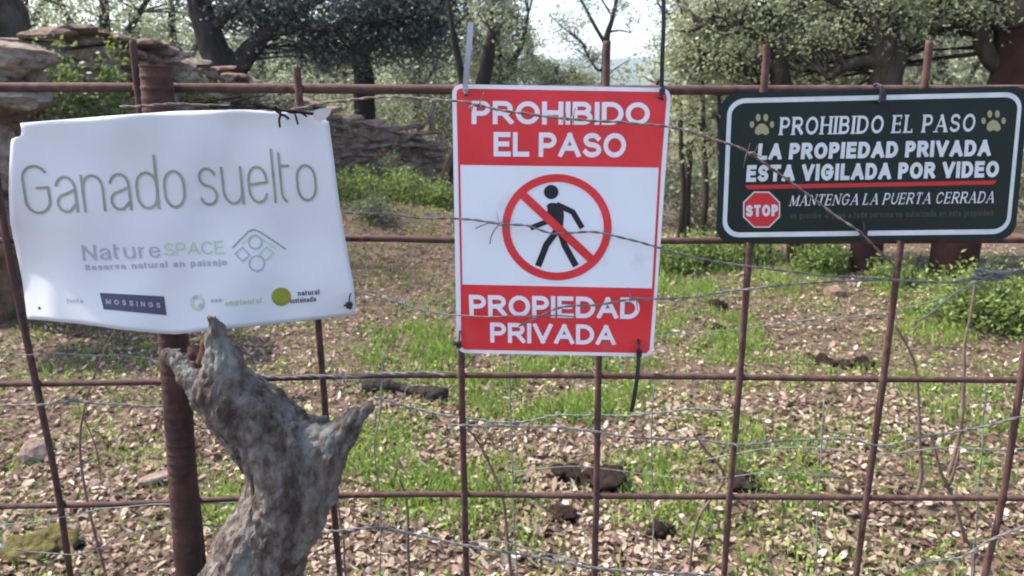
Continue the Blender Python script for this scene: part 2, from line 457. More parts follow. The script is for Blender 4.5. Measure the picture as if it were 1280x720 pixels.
def clipy(poly, y, keep_above):
    out = []
    for i in range(len(poly)):
        a, b = poly[i], poly[(i + 1) % len(poly)]
        ia = (a.y >= y) == keep_above or abs(a.y - y) < 1e-9; ib = (b.y >= y) == keep_above or abs(b.y - y) < 1e-9
        if ia: out.append(a)
        if ia != ib:
            t = (y - a.y) / (b.y - a.y); out.append(a.lerp(b, t))
    return out
def text_polys(s, style='sans', t=.19, space=.30, gap=.16, wk=1.0, shear=0.):
    """returns (list of (poly, layer), width); capital height / x-height is 1"""
    out = []; x = 0
    low = style == 'round'
    tab = LO if low else UP
    serif = style == 'serif'
    for ch in s:
        if ch == ' ': x += space + gap; continue
        wd, strokes = tab[ch]
        wd = wd * wk
        iw = max(0, wd - t) if wd > 0 else 0
        x0 = x + t / 2
        for li, (pl, kind) in enumerate(strokes):
            lw = t
            if serif: lw = {'s': t, 'm': t * .72, 'o': t * .78, 't': t * .42, 'tb': t * .42}[kind]
            tt = lw
            lo_, hi_ = tt / 2, 1 - tt / 2
            q = [(x0 + a * iw, lo_ + b * (1 - tt)) for a, b in pl]
            for poly in strip(q, lw, kind == 'o', kind != 'tb', .25 if low else 0):
                if not low:
                    poly = clipy(poly, 0, True)
                    if len(poly) > 2: poly = clipy(poly, 1, False)
                if len(poly) > 2: out.append((poly, li))
            if serif and kind in 's t'.split() and len(pl) == 2:
                for (a, b) in pl:
                    if abs(pl[0][1] - pl[1][1]) > .6 and (b < .02 or b > .98) and not (ch == 'A' and b > .5) and not (ch in 'V' and b < .5):
                        yy = .035 if b < .5 else .965
                        xx = x0 + a * iw; sw = t * .85
                        out.append(([Vector((xx - sw, yy - .035, 0)), Vector((xx + sw, yy - .035, 0)), Vector((xx + sw, yy + .035, 0)), Vector((xx - sw, yy + .035, 0))], 4))
                    elif ch in 'ELT' and abs(pl[0][1] - pl[1][1]) < .1 and a > .8 or (ch == 'T' and abs(pl[0][1] - pl[1][1]) < .1):
                        xx = x0 + a * iw; yd = .2 if b < .3 else -.2
                        ya, yb = (0, .22) if b < .3 else ((.78, 1) if b > .8 else (.4, .64))
                        out.append(([Vector((xx - .05, ya, 0)), Vector((xx + .02, ya, 0)), Vector((xx + .02, yb, 0)), Vector((xx - .05, yb, 0))], 5))
        x += iw + t + gap
    W = x - gap
    if shear: out = [([Vector((p.x + shear * p.y, p.y, 0)) for p in poly], l) for poly, l in out]
    return out, W

def bil(q, u, v):
    """q: four pixel corners TL TR BR BL"""
    a = (q[0][0] * (1 - u) + q[1][0] * u, q[0][1] * (1 - u) + q[1][1] * u)
    b = (q[3][0] * (1 - u) + q[2][0] * u, q[3][1] * (1 - u) + q[2][1] * u)
    return (a[0] * (1 - v) + b[0] * v, a[1] * (1 - v) + b[1] * v)

def lay_text(name, s, quad, matl, parent, surf, origin, lift=.0004, sub=False, **kw):
    """quad (pixels) spans the text from baseline to capital height"""
    polys, W = text_polys(s, **kw)
    V, Fc = [], []
    for poly, li in polys:
        b = len(V)
        for p in poly:
            a = bil(quad, p.x / W, 1 - p.y)
            V.append(surf(a[0], a[1], lift + li * .00002))
        Fc.append(tuple(range(b, b + len(poly))))
    return mk(name, V, Fc, matl, parent, False, origin)

def lay_poly(name, polys, matl, parent, surf, origin, lift=.0003):
    V, Fc = [], []
    for li, poly in enumerate(polys):
        b = len(V)
        V += [surf(a, c, lift + (li % 5) * .00002) for a, c in poly]
        Fc.append(tuple(range(b, b + len(poly))))
    return mk(name, V, Fc, matl, parent, False, origin)

def ring_polys(cx, cy, rx, ry, w_, n=48, a0=0, a1=360):
    out = []
    for i in range(n):
        t0, t1 = R(a0 + (a1 - a0) * i / n), R(a0 + (a1 - a0) * (i + 1) / n)
        out.append([(cx + rx * math.cos(t0), cy + ry * math.sin(t0)), (cx + rx * math.cos(t1), cy + ry * math.sin(t1)),
                    (cx + (rx - w_) * math.cos(t1), cy + (ry - w_) * math.sin(t1)), (cx + (rx - w_) * math.cos(t0), cy + (ry - w_) * math.sin(t0))])
    return out
def disc(cx, cy, rx, ry, n=24): return [(cx + rx * math.cos(2 * math.pi * i / n), cy + ry * math.sin(2 * math.pi * i / n)) for i in range(n)]
def pstroke(pl, w_, closed=False, ext=True):
    return [[(p.x, p.y) for p in q] for q in strip(pl, w_, closed, ext)]

def board(name, outline, th, matl, parent, surf, origin):
    """solid plate whose front follows the pixel outline"""
    n = len(outline)
    V = [surf(a, b, 0) for a, b in outline] + [surf(a, b, -th) for a, b in outline]
    Fc = [tuple(range(n)), tuple(reversed(range(n, 2 * n)))] + [(i, i + n, (i + 1) % n + n, (i + 1) % n) for i in range(n)]
    return mk(name, V, Fc, matl, parent, False, origin)

def rquad(q, ru, rv, n=6):
    """rounded quad outline in pixels, ru/rv corner radius as fractions"""
    pts = []
    for (cu, cv, a0) in ((ru, rv, 180), (1 - ru, rv, 270), (1 - ru, 1 - rv, 0), (ru, 1 - rv, 90)):
        for i in range(n + 1):
            a = R(a0 + 90 * i / n)
            pts.append(bil(q, cu + ru * math.cos(a), cv + rv * math.sin(a)))
    return pts
def qinset(q, l, t, r, b):
    W = q[1][0] - q[0][0]; Hh = q[3][1] - q[0][1]
    return [bil(q, l / W, t / Hh), bil(q, 1 - r / W, t / Hh), bil(q, 1 - r / W, 1 - b / Hh), bil(q, l / W, 1 - b / Hh)]

# ------------------------------------------------------------------ red and white sign
YR = .757
def s_red(a, b, lift): return pix(a, b, YR - lift)
RO = pix(694, 443, YR)
RQ = [(565, 105), (839, 110), (816, 446), (571, 441)]
red = thing('prohibition_sign', 'red and white no trespassing sign with crossed out walking figure', 'sign', RO)
board('sign_board', rquad(RQ, .045, .036), .0025, M['white'], red, s_red, RO)
def quad_poly(q): return [tuple(p) for p in q]
inn = qinset(RQ, 5.2, 5.2, 5.2, 5)
# red field pieces: head, foot, side lines
head = [inn[0], inn[1], (827, 209.5), (572.5, 206)]
hp = [(572.5, 206), (570.5, 118)] + [(571.5, 112.5), (576, 110.5)] + [(826, 115), (832, 117), (833.5, 122)] + [(826.5, 209.5)]
lay_poly('red_heading_panel', [hp], M['red'], red, s_red, RO)
fp = [(575.5, 355.5), (818, 360.5), (812, 437), (808, 441.5), (581, 437), (576.5, 433)]
lay_poly('red_footer_panel', [fp], M['red'], red, s_red, RO)
lay_poly('border_line', [[(572.5, 206), (575.2, 206), (578, 355.5), (575.5, 355.5)]], M['red'], red, s_red, RO)
lay_poly('border_line', [[(823.5, 209.4), (826.5, 209.5), (818, 360.5), (815, 360.4)]], M['red'], red, s_red, RO)
for s, q in (('PROHIBIDO', [(589.5, 126), (812.5, 128), (812, 156.5), (589.5, 155)]),
             ('EL PASO', [(617, 165), (783, 166.5), (782, 197), (617, 195.5)]),
             ('PROPIEDAD', [(586, 368.5), (800, 372), (799, 399), (587, 395)]),
             ('PRIVADA', [(612.5, 403), (770, 406.5), (769.5, 431.5), (613, 428)])):
    lay_text('lettering', s, q, M['white'], red, s_red, RO, lift=.0006, t=.205, gap=.095, space=.24)
fig = [disc(689, 240, 9.2, 9)]
fig += [[(683, 257), (688, 253.5), (699, 254), (704, 258), (705, 270), (703, 291), (692, 293), (690, 275)]]
fig += pstroke([(699, 257), (716, 265), (726, 282)], 7) + pstroke([(688, 258), (686, 276), (666, 284)], 6.5)
fig += pstroke([(695, 290), (683, 306), (674, 329)], 8) + pstroke([(700, 289), (706, 307), (718, 329)], 8)
lay_poly('walking_figure', fig, M['ink'], red, s_red, RO, .0004)
lay_poly('prohibition_ring', ring_polys(696, 284, 68.5, 66.5, 9.8, 56), M['red'], red, s_red, RO, .0007)
lay_poly('prohibition_slash', pstroke([(653.5, 243.5), (739.5, 324.5)], 10.5, False, False), M['red'], red, s_red, RO, .00095)
for a, b in ((582, 119), (828, 124), (573, 431), (798, 438)):
    lay_poly('fixing_hole', [disc(a, b, 1.7, 1.7, 10)], M['ink'], red, s_red, RO, .0009)

# ------------------------------------------------------------------ dark green sign
YG = .756
def s_gr(a, b, lift): return pix(a, b, YG - lift)
GO2 = pix(1085, 300, YG)
GQ = [(902, 116.5), (1287, 107.5), (1268.5, 299), (894.5, 303.5)]
grn = thing('surveillance_sign', 'dark green video surveillance sign with white border, paw prints and stop octagon', 'sign', GO2)
board('sign_board', rquad(GQ, .052, .105, 8), .003, M['green_board'], grn, s_gr, GO2)
oq = qinset(GQ, 8, 7, 7.5, 6.5); iq = qinset(GQ, 13.5, 13, 12.5, 12.5)
o1, i1 = rquad(oq, .060, .118, 8), rquad(iq, .048, .095, 8)
n = len(o1)
lay_poly('border_line', [[o1[i], o1[(i + 1) % n], i1[(i + 1) % n], i1[i]] for i in range(n)], M['cream'], grn, s_gr, GO2, .0003)
lay_text('lettering', 'PROHIBIDO EL PASO', [(974, 146.5), (1219, 142), (1218, 164.5), (974, 169)], M['cream'], grn, s_gr, GO2, style='serif', t=.21, gap=.17, space=.32, shear=.12, wk=.95)
lay_text('lettering', 'LA PROPIEDAD PRIVADA', [(947.5, 179.5), (1238.5, 174.5), (1238, 195), (946.5, 200)], M['cream'], grn, s_gr, GO2, t=.25, gap=.10, space=.26, wk=.82, shear=.05)
lay_text('lettering', 'ESTA VIGILADA POR VIDEO', [(933, 206.5), (1248.5, 201), (1248, 221.5), (932.5, 227.5)], M['cream'], grn, s_gr, GO2, t=.25, gap=.10, space=.26, wk=.82, shear=.05)
lay_text('lettering', 'MANTENGA LA PUERTA CERRADA', [(987, 243.5), (1242, 239), (1241.5, 253.5), (986.5, 257.5)], M['cream'], grn, s_gr, GO2, style='serif', t=.16, gap=.19, space=.20, shear=.30, wk=.86)
lay_text('small_print', 'se prohibe el paso a toda persona no autorizada en esta propiedad'.replace('h', 'n').replace('y', 'v'),
         [(988, 268), (1241, 264), (1241, 269.5), (988, 273.5)], M['dim_print'], grn, s_gr, GO2, style='round', t=.2, gap=.16, space=.4)
lay_poly('red_underline', [[(931, 231.5), (1246, 225.5), (1242, 230.5), (935, 236.5)]], M['stop_red'], grn, s_gr, GO2)
lay_poly('stop_octagon', [[(952 + 25 * math.cos(R(22.5 + 45 * i)), 262 + 24.5 * math.sin(R(22.5 + 45 * i))) for i in range(8)]], M['cream'], grn, s_gr, GO2, .0003)
lay_poly('stop_octagon', [[(952 + 23.3 * math.cos(R(22.5 + 45 * i)), 262 + 22.8 * math.sin(R(22.5 + 45 * i))) for i in range(8)]], M['stop_red'], grn, s_gr, GO2, .0005)
lay_text('lettering', 'STOP', [(932.5, 256.5), (972.5, 255.5), (972.5, 270), (932.5, 271)], M['cream'], grn, s_gr, GO2, lift=.0008, t=.25, gap=.10, wk=.72)
for (cx, cy, rt) in ((952.5, 157, 0), (1242, 152.5, 0)):
    s_ = 1.0
    pad = [(cx - 9, cy + 9), (cx - 8, cy + 3), (cx - 4, cy - 1.5), (cx, cy - 3), (cx + 4, cy - 1.5), (cx + 8, cy + 3), (cx + 9, cy + 9), (cx + 5, cy + 12), (cx, cy + 9.8), (cx - 5, cy + 12)]
    lay_poly('paw_print', [pad, disc(cx - 12.5, cy - 1.5, 2.8, 4.2, 12), disc(cx - 4.7, cy - 10, 3.0, 4.8, 12), disc(cx + 4.7, cy - 10, 3.0, 4.8, 12), disc(cx + 12.5, cy - 1.5, 2.8, 4.2, 12)],
             M['gold'], grn, s_gr, GO2)
for a, b in ((1102, 130), (1080, 287)):
    lay_poly('fixing_hole', [disc(a, b, 2.2, 2.2, 10)], M['ink'], grn, s_gr, GO2, .0006)

# ------------------------------------------------------------------ white livestock sign (curled plastic sheet)
def depth_paper(a, b):
    u, v = (a - 20) / 420, (b - 150) / 260
    d = .730
    d += .013 * math.sin(math.pi * max(0, min(1, u))) * (.25 + .75 * v) * -0.2
    d += .030 * math.exp(-((u + .02) / .13) ** 2) * (sstep(.15, .95, v) * .9 + .15)      # left edge bends back
    d -= .012 * sstep(.55, 1.1, v) * (1 - sstep(.12, .6, abs(u - .45)))                # bottom bellies out
    d += .0012 * math.sin(a * .055 + b * .02) + .0014 * math.sin(b * .045 - a * .013)
    d += .006 * max(0, .42 - abs((u - .18) + (v - .55) * .9)) * sstep(.3, .9, v)
    return d
def s_pap(a, b, lift): return pix(a, b, depth_paper(a, b) - lift)
def along(pts, t):
    L = [math.dist(pts[i], pts[i + 1]) for i in range(len(pts) - 1)]; s = sum(L) * t
    for i, l in enumerate(L):
        if s <= l or i == len(L) - 1:
            k = min(1, s / l); return (pts[i][0] * (1 - k) + pts[i + 1][0] * k, pts[i][1] * (1 - k) + pts[i + 1][1] * k)
        s -= l
def build_paper():
    po = pix(230, 415, .728)
    root = thing('livestock_sign', 'curled white plastic sign reading Ganado suelto with torn corners', 'sign', po)
    top = [(25, 154), (60, 151), (100, 148), (160, 143), (220, 139), (300, 137), (360, 137.5), (389, 139), (400, 146), (411, 152)]
    bot = [(34, 399), (56, 400.5), (100, 405), (155, 412.5), (200, 417), (222, 418), (271, 412), (310, 409), (353, 404), (400, 399), (445, 393.5)]
    lef = [(25, 154), (27, 163), (26.5, 170), (18, 172), (13.5, 174.5), (12, 200), (11, 240), (12.5, 278), (19.5, 310), (28, 352), (34, 399)]
    rig = [(411, 152), (416, 190), (422, 240), (430, 290), (437, 330), (443, 362), (445, 393.5)]
    nu, nv = 64, 44
    G = []
    for j in range(nv + 1):
        v = j / nv
        l, r = along(lef, v), along(rig, v)
        row = []
        for i in range(nu + 1):
            u = i / nu
            t, b = along(top, u), along(bot, u)
            x = (1 - v) * t[0] + v * b[0] + (1 - u) * l[0] + u * r[0] - ((1 - u) * (1 - v) * top[0][0] + u * (1 - v) * top[-1][0] + (1 - u) * v * bot[0][0] + u * v * bot[-1][0])
            y = (1 - v) * t[1] + v * b[1] + (1 - u) * l[1] + u * r[1] - ((1 - u) * (1 - v) * top[0][1] + u * (1 - v) * top[-1][1] + (1 - u) * v * bot[0][1] + u * v * bot[-1][1])
            row.append((x, y))
        G.append(row)
    V = [s_pap(x, y, 0) for row in G for x, y in row]
    Fc = [(j * (nu + 1) + i, j * (nu + 1) + i + 1, (j + 1) * (nu + 1) + i + 1, (j + 1) * (nu + 1) + i) for j in range(nv) for i in range(nu)]
    # reversed order so that the front looks at the viewer's side
    sh = mk('sheet', V, [tuple(reversed(f)) for f in Fc], M['paper'], root, True, po)
    so_ = sh.modifiers.new('thickness', 'SOLIDIFY'); so_.thickness = .0006; so_.offset = -1
    # curled corner flap
    fl = [(389, 140), (398, 136), (414, 134), (413, 141), (407, 149), (399, 153), (392, 149)]
    V = [pix(a, b, depth_paper(a, b) - .002 - .0006 * (154 - b) * .4) for a, b in fl]
    f = mk('curled_corner', V, [tuple(range(len(V)))], M['white'], root, False, po)
    tx = lambda nm, s, q, m_, **k: lay_text(nm, s, q, m_, root, s_pap, po, **k)
    # GANADO SUELTO set in rounded light letters; quad is baseline to x-height
    tx('lettering', 'Ganado', [(26, 222.5), (229, 211.5), (233.5, 260), (33, 268.5)], M['olive_print'], lift=.0009, style='round', t=.070, gap=.155, space=.3)
    tx('lettering', 'suelto', [(245.5, 209.5), (393.5, 204.5), (397.5, 251.5), (251, 258)], M['olive_print'], lift=.0009, style='round', t=.070, gap=.155, space=.3)
    tx('company_logo', 'Nature', [(102, 311), (199, 308), (201, 321.5), (103.5, 326)], M['grey_print'], lift=.0005, style='round', t=.14, gap=.2)
    tx('company_logo', 'SPACE', [(204, 304.5), (279, 300.5), (280.5, 317), (205.5, 320)], M['pale_green'], lift=.0005, t=.12, gap=.14)
    tx('small_print', 'Reserva natural en paisaje', [(106, 332.5), (283, 325.5), (283.5, 331.5), (107, 338)], M['grey_print'], lift=.0005, style='round', t=.22, gap=.2, space=.4)
    lg = pstroke([(291, 309.5), (310, 289.5), (317, 287), (325, 290), (356.5, 311)], 1.9)
    lay_poly('house_emblem', lg, M['olive_print'], root, s_pap, po, .0004)
    lg = pstroke([(303, 305), (314, 294.5), (319, 293), (345, 311)], 1.5)
    lg += pstroke([(333, 309), (342, 316), (332, 326), (324, 318)], 1.7, True)
    lay_poly('house_emblem', lg, M['pale_green'], root, s_pap, po, .0004)
    lg = pstroke([(319 + 8.2 * math.cos(t), 303 + 8.2 * math.sin(t)) for t in np.linspace(0, 2 * math.pi, 15)[:-1]], 1.8, True)
    lg += pstroke([(303, 309), (294, 317), (303, 327), (312, 319)], 1.7, True)
    lg += pstroke([(321 + 9.5 * math.cos(t), 329.5 + 9.5 * math.sin(t)) for t in np.linspace(0, 2 * math.pi, 15)[:-1]], 1.8, True)
    lay_poly('house_emblem', lg, M['grey_print'], root, s_pap, po, .0005)
    bq = [(124.5, 366), (205, 370.5), (208, 394), (129.5, 386.5)]
    lay_poly('sponsor_logo', [[bil(bq, i / 12, 0), bil(bq, (i + 1) / 12, 0), bil(bq, (i + 1) / 12, 1), bil(bq, i / 12, 1)] for i in range(12)], M['mauve_box'], root, s_pap, po, .0004)
    tx('sponsor_logo', 'MOSSINGS', [(132, 373.5), (200, 378.5), (200.5, 385), (132.5, 380)], M['grey_print'], lift=.0007, t=.2, gap=.75)
    lay_poly('sponsor_logo', [disc(351.5, 371, 12.3, 11.5, 20)], M['yellow'], root, s_pap, po, .0004)
    tx('sponsor_logo', 'natural', [(372, 365), (399, 363), (399.5, 368), (372.5, 370)], M['mauve_box'], lift=.0007, style='round', t=.22, gap=.2)
    tx('sponsor_logo', 'sustainable'.replace('b', 'd'), [(362, 374.5), (395, 372), (395.5, 377), (362.5, 379.5)], M['mauve_box'], lift=.0007, style='round', t=.22, gap=.2)
    lay_poly('sponsor_logo', ring_polys(246.5, 378.5, 9, 10, 4, 20), M['pale_green'], root, s_pap, po, .0004)
    lay_poly('sponsor_logo', [disc(251, 382.5, 3.6, 3.4, 10), disc(243.5, 372, 3, 2.6, 10)], M['grey_print'], root, s_pap, po, .0006)
    tx('sponsor_logo', 'eco', [(263.5, 374), (277, 373), (277, 377.5), (263.5, 378.5)], M['grey_print'], lift=.0005, style='round', t=.24, gap=.2)
    tx('sponsor_logo', 'ambiental'.replace('b', 'p'), [(280, 377.5), (327, 373.5), (327, 378.5), (280, 382.5)], M['pale_green'], lift=.0005, style='round', t=.24, gap=.2)
    tx('sponsor_logo', 'junta', [(83, 374), (103, 374.5), (104, 378.5), (84, 378)], M['grey_print'], lift=.0005, style='round', t=.2, gap=.25)
    lay_poly('fixing_hole', [disc(49, 385, 1.7, 1.7, 10)], M['ink'], root, s_pap, po, .0006)
build_paper()

# ------------------------------------------------------------------ cable ties
def cable_tie(label, loop, tail, matl, y=.748, w_=.0024):
    o = pix(loop[0], loop[1], y)
    root = thing('cable_tie', label, 'cable tie', o, 'cable ties holding the signs to the gate')
    c = o
    # loop going over the edge, round the bar and back
    pts = [(c + Vector((0, 0, -.004)), w_ * .5)]
    for a in range(0, 361, 30):
        t = R(a - 90)
        pts.append((Vector((c.x + .0004 * math.sin(t), y + .013 - .0145 * math.cos(t * 1.0), c.z + .004 + .0085 * math.sin(t))), w_ * .5))
    tube_obj('loop', pts, matl, root, 6, o)
    V, Fc = [], []
    hw, hh, hd = .0026, .0030, .0022
    hc = c + Vector((0, -.002, .001))
    V = [hc + Vector((sx * hw, sy * hd, sz * hh)) for sx in (-1, 1) for sy in (-1, 1) for sz in (-1, 1)]
    Fc = [(0, 1, 3, 2), (4, 6, 7, 5), (0, 4, 5, 1), (2, 3, 7, 6), (0, 2, 6, 4), (1, 5, 7, 3)]
    mk('head', V, Fc, matl, root, False, o)
    if tail:
        P = catmull([(pix(a, b, yy), 1.0) for a, b, yy in tail], 5)
        V, Fc = [], []
        for i, (p, _) in enumerate(P):
            q = P[min(i + 1, len(P) - 1)][0] - P[max(i - 1, 0)][0]; q.normalize()
            sx = Vector((0, 1, 0)).cross(q).normalized() * w_ * .62
            for s in (-1, 1):
                for d in (-.0006, .0006): V.append(p + sx * s + Vector((0, d, 0)))
        for i in range(len(P) - 1):
            a = i * 4
            for k, l in ((0, 1), (1, 3), (3, 2), (2, 0)): Fc.append((a + k, a + l, a + 4 + l, a + 4 + k))
        Fc += [(0, 2, 3, 1), (len(V) - 4, len(V) - 3, len(V) - 1, len(V) - 2)]
        mk('tail', V, Fc, matl, root, False, o)
cable_tie('cable tie with long grey tail standing up at the upper corner of the red sign', (582, 110), [(582, 104, .745), (584, 80, .742), (586.5, 55, .742), (588.5, 28, .745)], M['tie_clear'], w_=.0042)
cable_tie('black cable tie with tail standing up past the frame beside the green sign', (827, 116), [(827, 108, .745), (828, 70, .742), (829.5, 30, .742), (829, -20, .745)], M['tie_black'], w_=.0030)
cable_tie('black cable tie with tail hanging down under the red sign bottom corner', (798.5, 442), [(798.5, 446, .745), (796.5, 470, .742), (793, 495, .742), (789, 515, .744)], M['tie_black'], w_=.0033)
cable_tie('small black cable tie without tail at the red sign lower corner over an upright', (574, 431), [(575, 431, .7475), (567, 430, .7475)], M['tie_black'], w_=.0020)
cable_tie('black cable tie without tail over the top edge of the green sign', (1102, 122), [(1102, 116, .745), (1102.5, 108, .748)], M['tie_black'], w_=.0024)
cable_tie('black cable tie without tail over the bottom edge of the green sign', (1079, 292), [(1079, 290, .742), (1080, 301, .742)], M['tie_black'], w_=.0024)
cable_tie('short black cable tie at the bottom corner of the torn white sign', (437, 382), [(430, 382, .7215), (441, 380.5, .7215)], M['tie_black'], y=.7235, w_=.0015)

# ------------------------------------------------------------------ wires
def wire(name, label, cat, pts, y, r, matl, twist=True, barbs=(), group=None, ph=0, wig=.0012):
    r *= .82
    P0 = catmull([(pix(a, b, y + dy), r) for a, b, dy in [(q + (0,))[:3] for q in pts]], 10)
    P = [p for p, _ in P0]
    o = P[0].copy()
    root = thing(name, label, cat, o, group)
    rnd = random.Random(int(ph * 100) + len(pts))
    # resample
    L = [0]
    for i in range(1, len(P)): L.append(L[-1] + (P[i] - P[i - 1]).length)
    T = L[-1]; n = max(6, int(T / (.0022 if twist else .006)))
    samp = []; j = 0
    for i in range(n + 1):
        s = T * i / n
        while j < len(L) - 2 and L[j + 1] < s: j += 1
        k = (s - L[j]) / max(1e-9, L[j + 1] - L[j])
        p = P[j].lerp(P[j + 1], k)
        p = p + Vector((0, wig * noise.noise(Vector((s * 30, ph, 1))), wig * noise.noise(Vector((s * 30, ph, 7)))))
        samp.append(p)
    V, Fc = [], []
    if twist:
        for st in (0, math.pi):
            q = []
            for i, p in enumerate(samp):
                s = T * i / n; a = s * 2 * math.pi / .026 + st
                q.append((p + Vector((0, math.cos(a), math.sin(a))) * r * 1.02, r))
            tube(V, Fc, q, 5)
    else:
        tube(V, Fc, [(p, r) for p in samp], 6)
    mk('line_wire', V, Fc, matl, root, True, o)
    for bx, by in barbs:
        c = min(samp, key=lambda p: (Vector((project(p)[0] - bx, project(p)[1] - by, 0))).length)
        V, Fc = [], []
        for kk in range(2):
            q = []
            for i in range(15):
                a = i * 2 * math.pi / 6 + kk
                q.append((c + Vector(((i - 7) * r * .62 + kk * r, math.cos(a) * r * 2.6, math.sin(a) * r * 2.6)), r * .8))
            a0 = rnd.uniform(0, 6.28)
            q.insert(0, (c + Vector((-r * 5 - rnd.random() * .004, -.010 * abs(math.cos(a0)), .013 * math.sin(a0))), r * .45))
            a0 += 2.5
            q.append((c + Vector((r * 6 + rnd.random() * .004, -.008 * abs(math.cos(a0)), .013 * math.sin(a0))), r * .45))
            tube(V, Fc, q, 5)
        mk('barb', V, Fc, matl, root, True, o)
    return root
GW = 'barbed and tie wires strung across the gate'
wire('barbed_wire', 'rusty barbed wire drooping across the red sign heading and down over the green sign', 'barbed wire',
     [(150, 133), (230, 130.5), (300, 134), (355, 138), (400, 130), (450, 123), (500, 121.5), (560, 126), (600, 132), (650, 141), (710, 149), (780, 153), (835, 158.5), (880, 170), (930, 188), (985, 225), (1040, 266), (1085, 300), (1120, 335, .02)],
     .716, .00085, M['rusty_wire'], True, [(597, 131), (712, 149), (842, 161), (937, 193)], GW, 1)
wire('tie_wire', 'grey twisted wire with loose ends crossing the walking figure on the red sign', 'wire',
     [(427, 266), (480, 267), (530, 273), (575, 273), (628, 280), (660, 283), (690, 291), (745, 291), (790, 300), (830, 312), (880, 324), (950, 335), (1040, 345), (1110, 349), (1180, 353), (1240, 344), (1400, 330)],
     .745, .0008, M['galv'], True, [(627, 280)], GW, 2)
wire('tie_wire', 'grey wire running below the crossed figure from paper sign corner over PROPIEDAD', 'wire',
     [(425, 352), (443, 364), (490, 376), (530, 388), (575, 394), (640, 396), (690, 394), (720, 397)], .746, .0009, M['galv_green'], False, [(500, 380)], GW, 3)
wire('tie_wire', 'grey twisted wire rising from the word PRIVADA towards the tangled knot', 'wire',
     [(648, 408), (670, 398), (700, 385), (760, 379), (800, 374), (860, 372), (930, 362), (1000, 355), (1090, 350), (1150, 352), (1200, 352), (1290, 337), (1400, 320)],
     .744, .0008, M['galv'], True, [(1238, 342), (790, 376)], GW, 4)
wire('tie_wire', 'loose grey green wire climbing to the tangled knot beside the bright bush', 'wire',
     [(1148, 402), (1170, 386), (1200, 363), (1240, 346), (1290, 336), (1390, 326)], .742, .0013, M['galv_green'], False, [(1236, 347)], GW, 5)
wire('tie_wire', 'bright silver wire twisted along the third crossbar above the forked trunk', 'wire',
     [(320, 470), (360, 472), (400, 470), (440, 471), (470, 468), (520, 466), (560, 469)], .752, .0010, M['galv'], True, [(425, 468)], GW, 6)
wire('tie_wire', 'grey green wire waving under the third crossbar through the middle', 'wire',
     [(470, 497), (540, 516), (600, 525), (650, 528), (700, 519), (780, 520), (860, 512), (905, 512)], .86, .0010, M['galv_green'], True, (), GW, 7)
wire('tie_wire', 'long grey wire sagging between the third and fourth crossbars', 'wire',
     [(560, 532), (640, 533), (700, 534), (760, 542), (800, 548), (860, 549), (920, 556), (980, 551), (1060, 549), (1100, 557), (1160, 545), (1220, 535), (1290, 519), (1400, 500)],
     .752, .0009, M['galv'], True, [(915, 555), (1036, 548)], GW, 8)
wire('tie_wire', 'faint green wire parallel to and under the sagging grey wire', 'wire',
     [(880, 575), (950, 562), (1020, 560), (1090, 568), (1180, 560), (1260, 562), (1400, 556)], .90, .0011, M['galv_green'], False, (), GW, 9)
wire('tie_wire', 'thick grey twisted wire near the bottom edge beside the forked trunk', 'wire',
     [(380, 668), (430, 663), (470, 660), (520, 668), (575, 681), (640, 691), (700, 702), (760, 712), (860, 717), (960, 730)], .748, .0012, M['galv'], True, [(476, 660), (700, 702)], GW, 10)
wire('tie_wire', 'short grey wire branching from the bottom wire behind an upright', 'wire',
     [(560, 682), (600, 676), (640, 680), (690, 694), (740, 706)], .78, .0009, M['galv_green'], False, (), GW, 11)
wire('tie_wire', 'grey wire rising towards the bottom corner under the bramble stems', 'wire',
     [(1130, 712), (1165, 702), (1200, 697), (1240, 674), (1290, 655), (1400, 620)], .748, .0009, M['galv'], True, (), GW, 12)
wire('tie_wire', 'thin grey wire crossing just under the white livestock sign', 'wire',
     [(-150, 448), (0, 445), (60, 442), (120, 444), (180, 447), (212, 453)], .75, .0008, M['galv_green'], False, (), GW, 13)
wire('tie_wire', 'twisted silver wire just under the third crossbar left of the ribbed post', 'wire',
     [(-150, 510), (0, 507), (50, 506), (90, 501), (130, 505), (210, 508)], .755, .0009, M['galv'], True, [(92, 501)], GW, 14)
wire('tie_wire', 'thin wire just below the fourth crossbar behind the ribbed post', 'wire',
     [(-150, 662), (0, 656), (70, 648), (130, 636), (190, 631), (300, 628)], .76, .0008, M['galv_green'], False, (), GW, 15)
wire('tie_wire', 'lowest looping wire by the mossy stone', 'wire',
     [(-150, 690), (-20, 684), (40, 690), (100, 692), (140, 678), (170, 664), (215, 654), (300, 660)], .755, .0009, M['galv'], False, (), GW, 16)
wire('tie_wire', 'thin curled wire loop above the dark fallen branch', 'wire', [(500, 505), (505, 492), (515, 478), (530, 472), (548, 474)], .80, .0007, M['galv'], False, (), GW, 17)
wire('tie_wire', 'faint slack wire crossing the clearing just above the fourth crossbar', 'wire', [(640, 590), (720, 583), (800, 592), (880, 600), (960, 590), (1050, 596)], .92, .0009, M['galv_green'], False, (), GW, 18)
wire('tie_wire', 'faint slack wire climbing from fifth upright to the bright bush', 'wire', [(750, 430), (830, 420), (920, 412), (1010, 400), (1100, 392), (1180, 372)], .95, .0009, M['galv_green'], False, (), GW, 19)
GV = 'upright strands of slack field fencing'
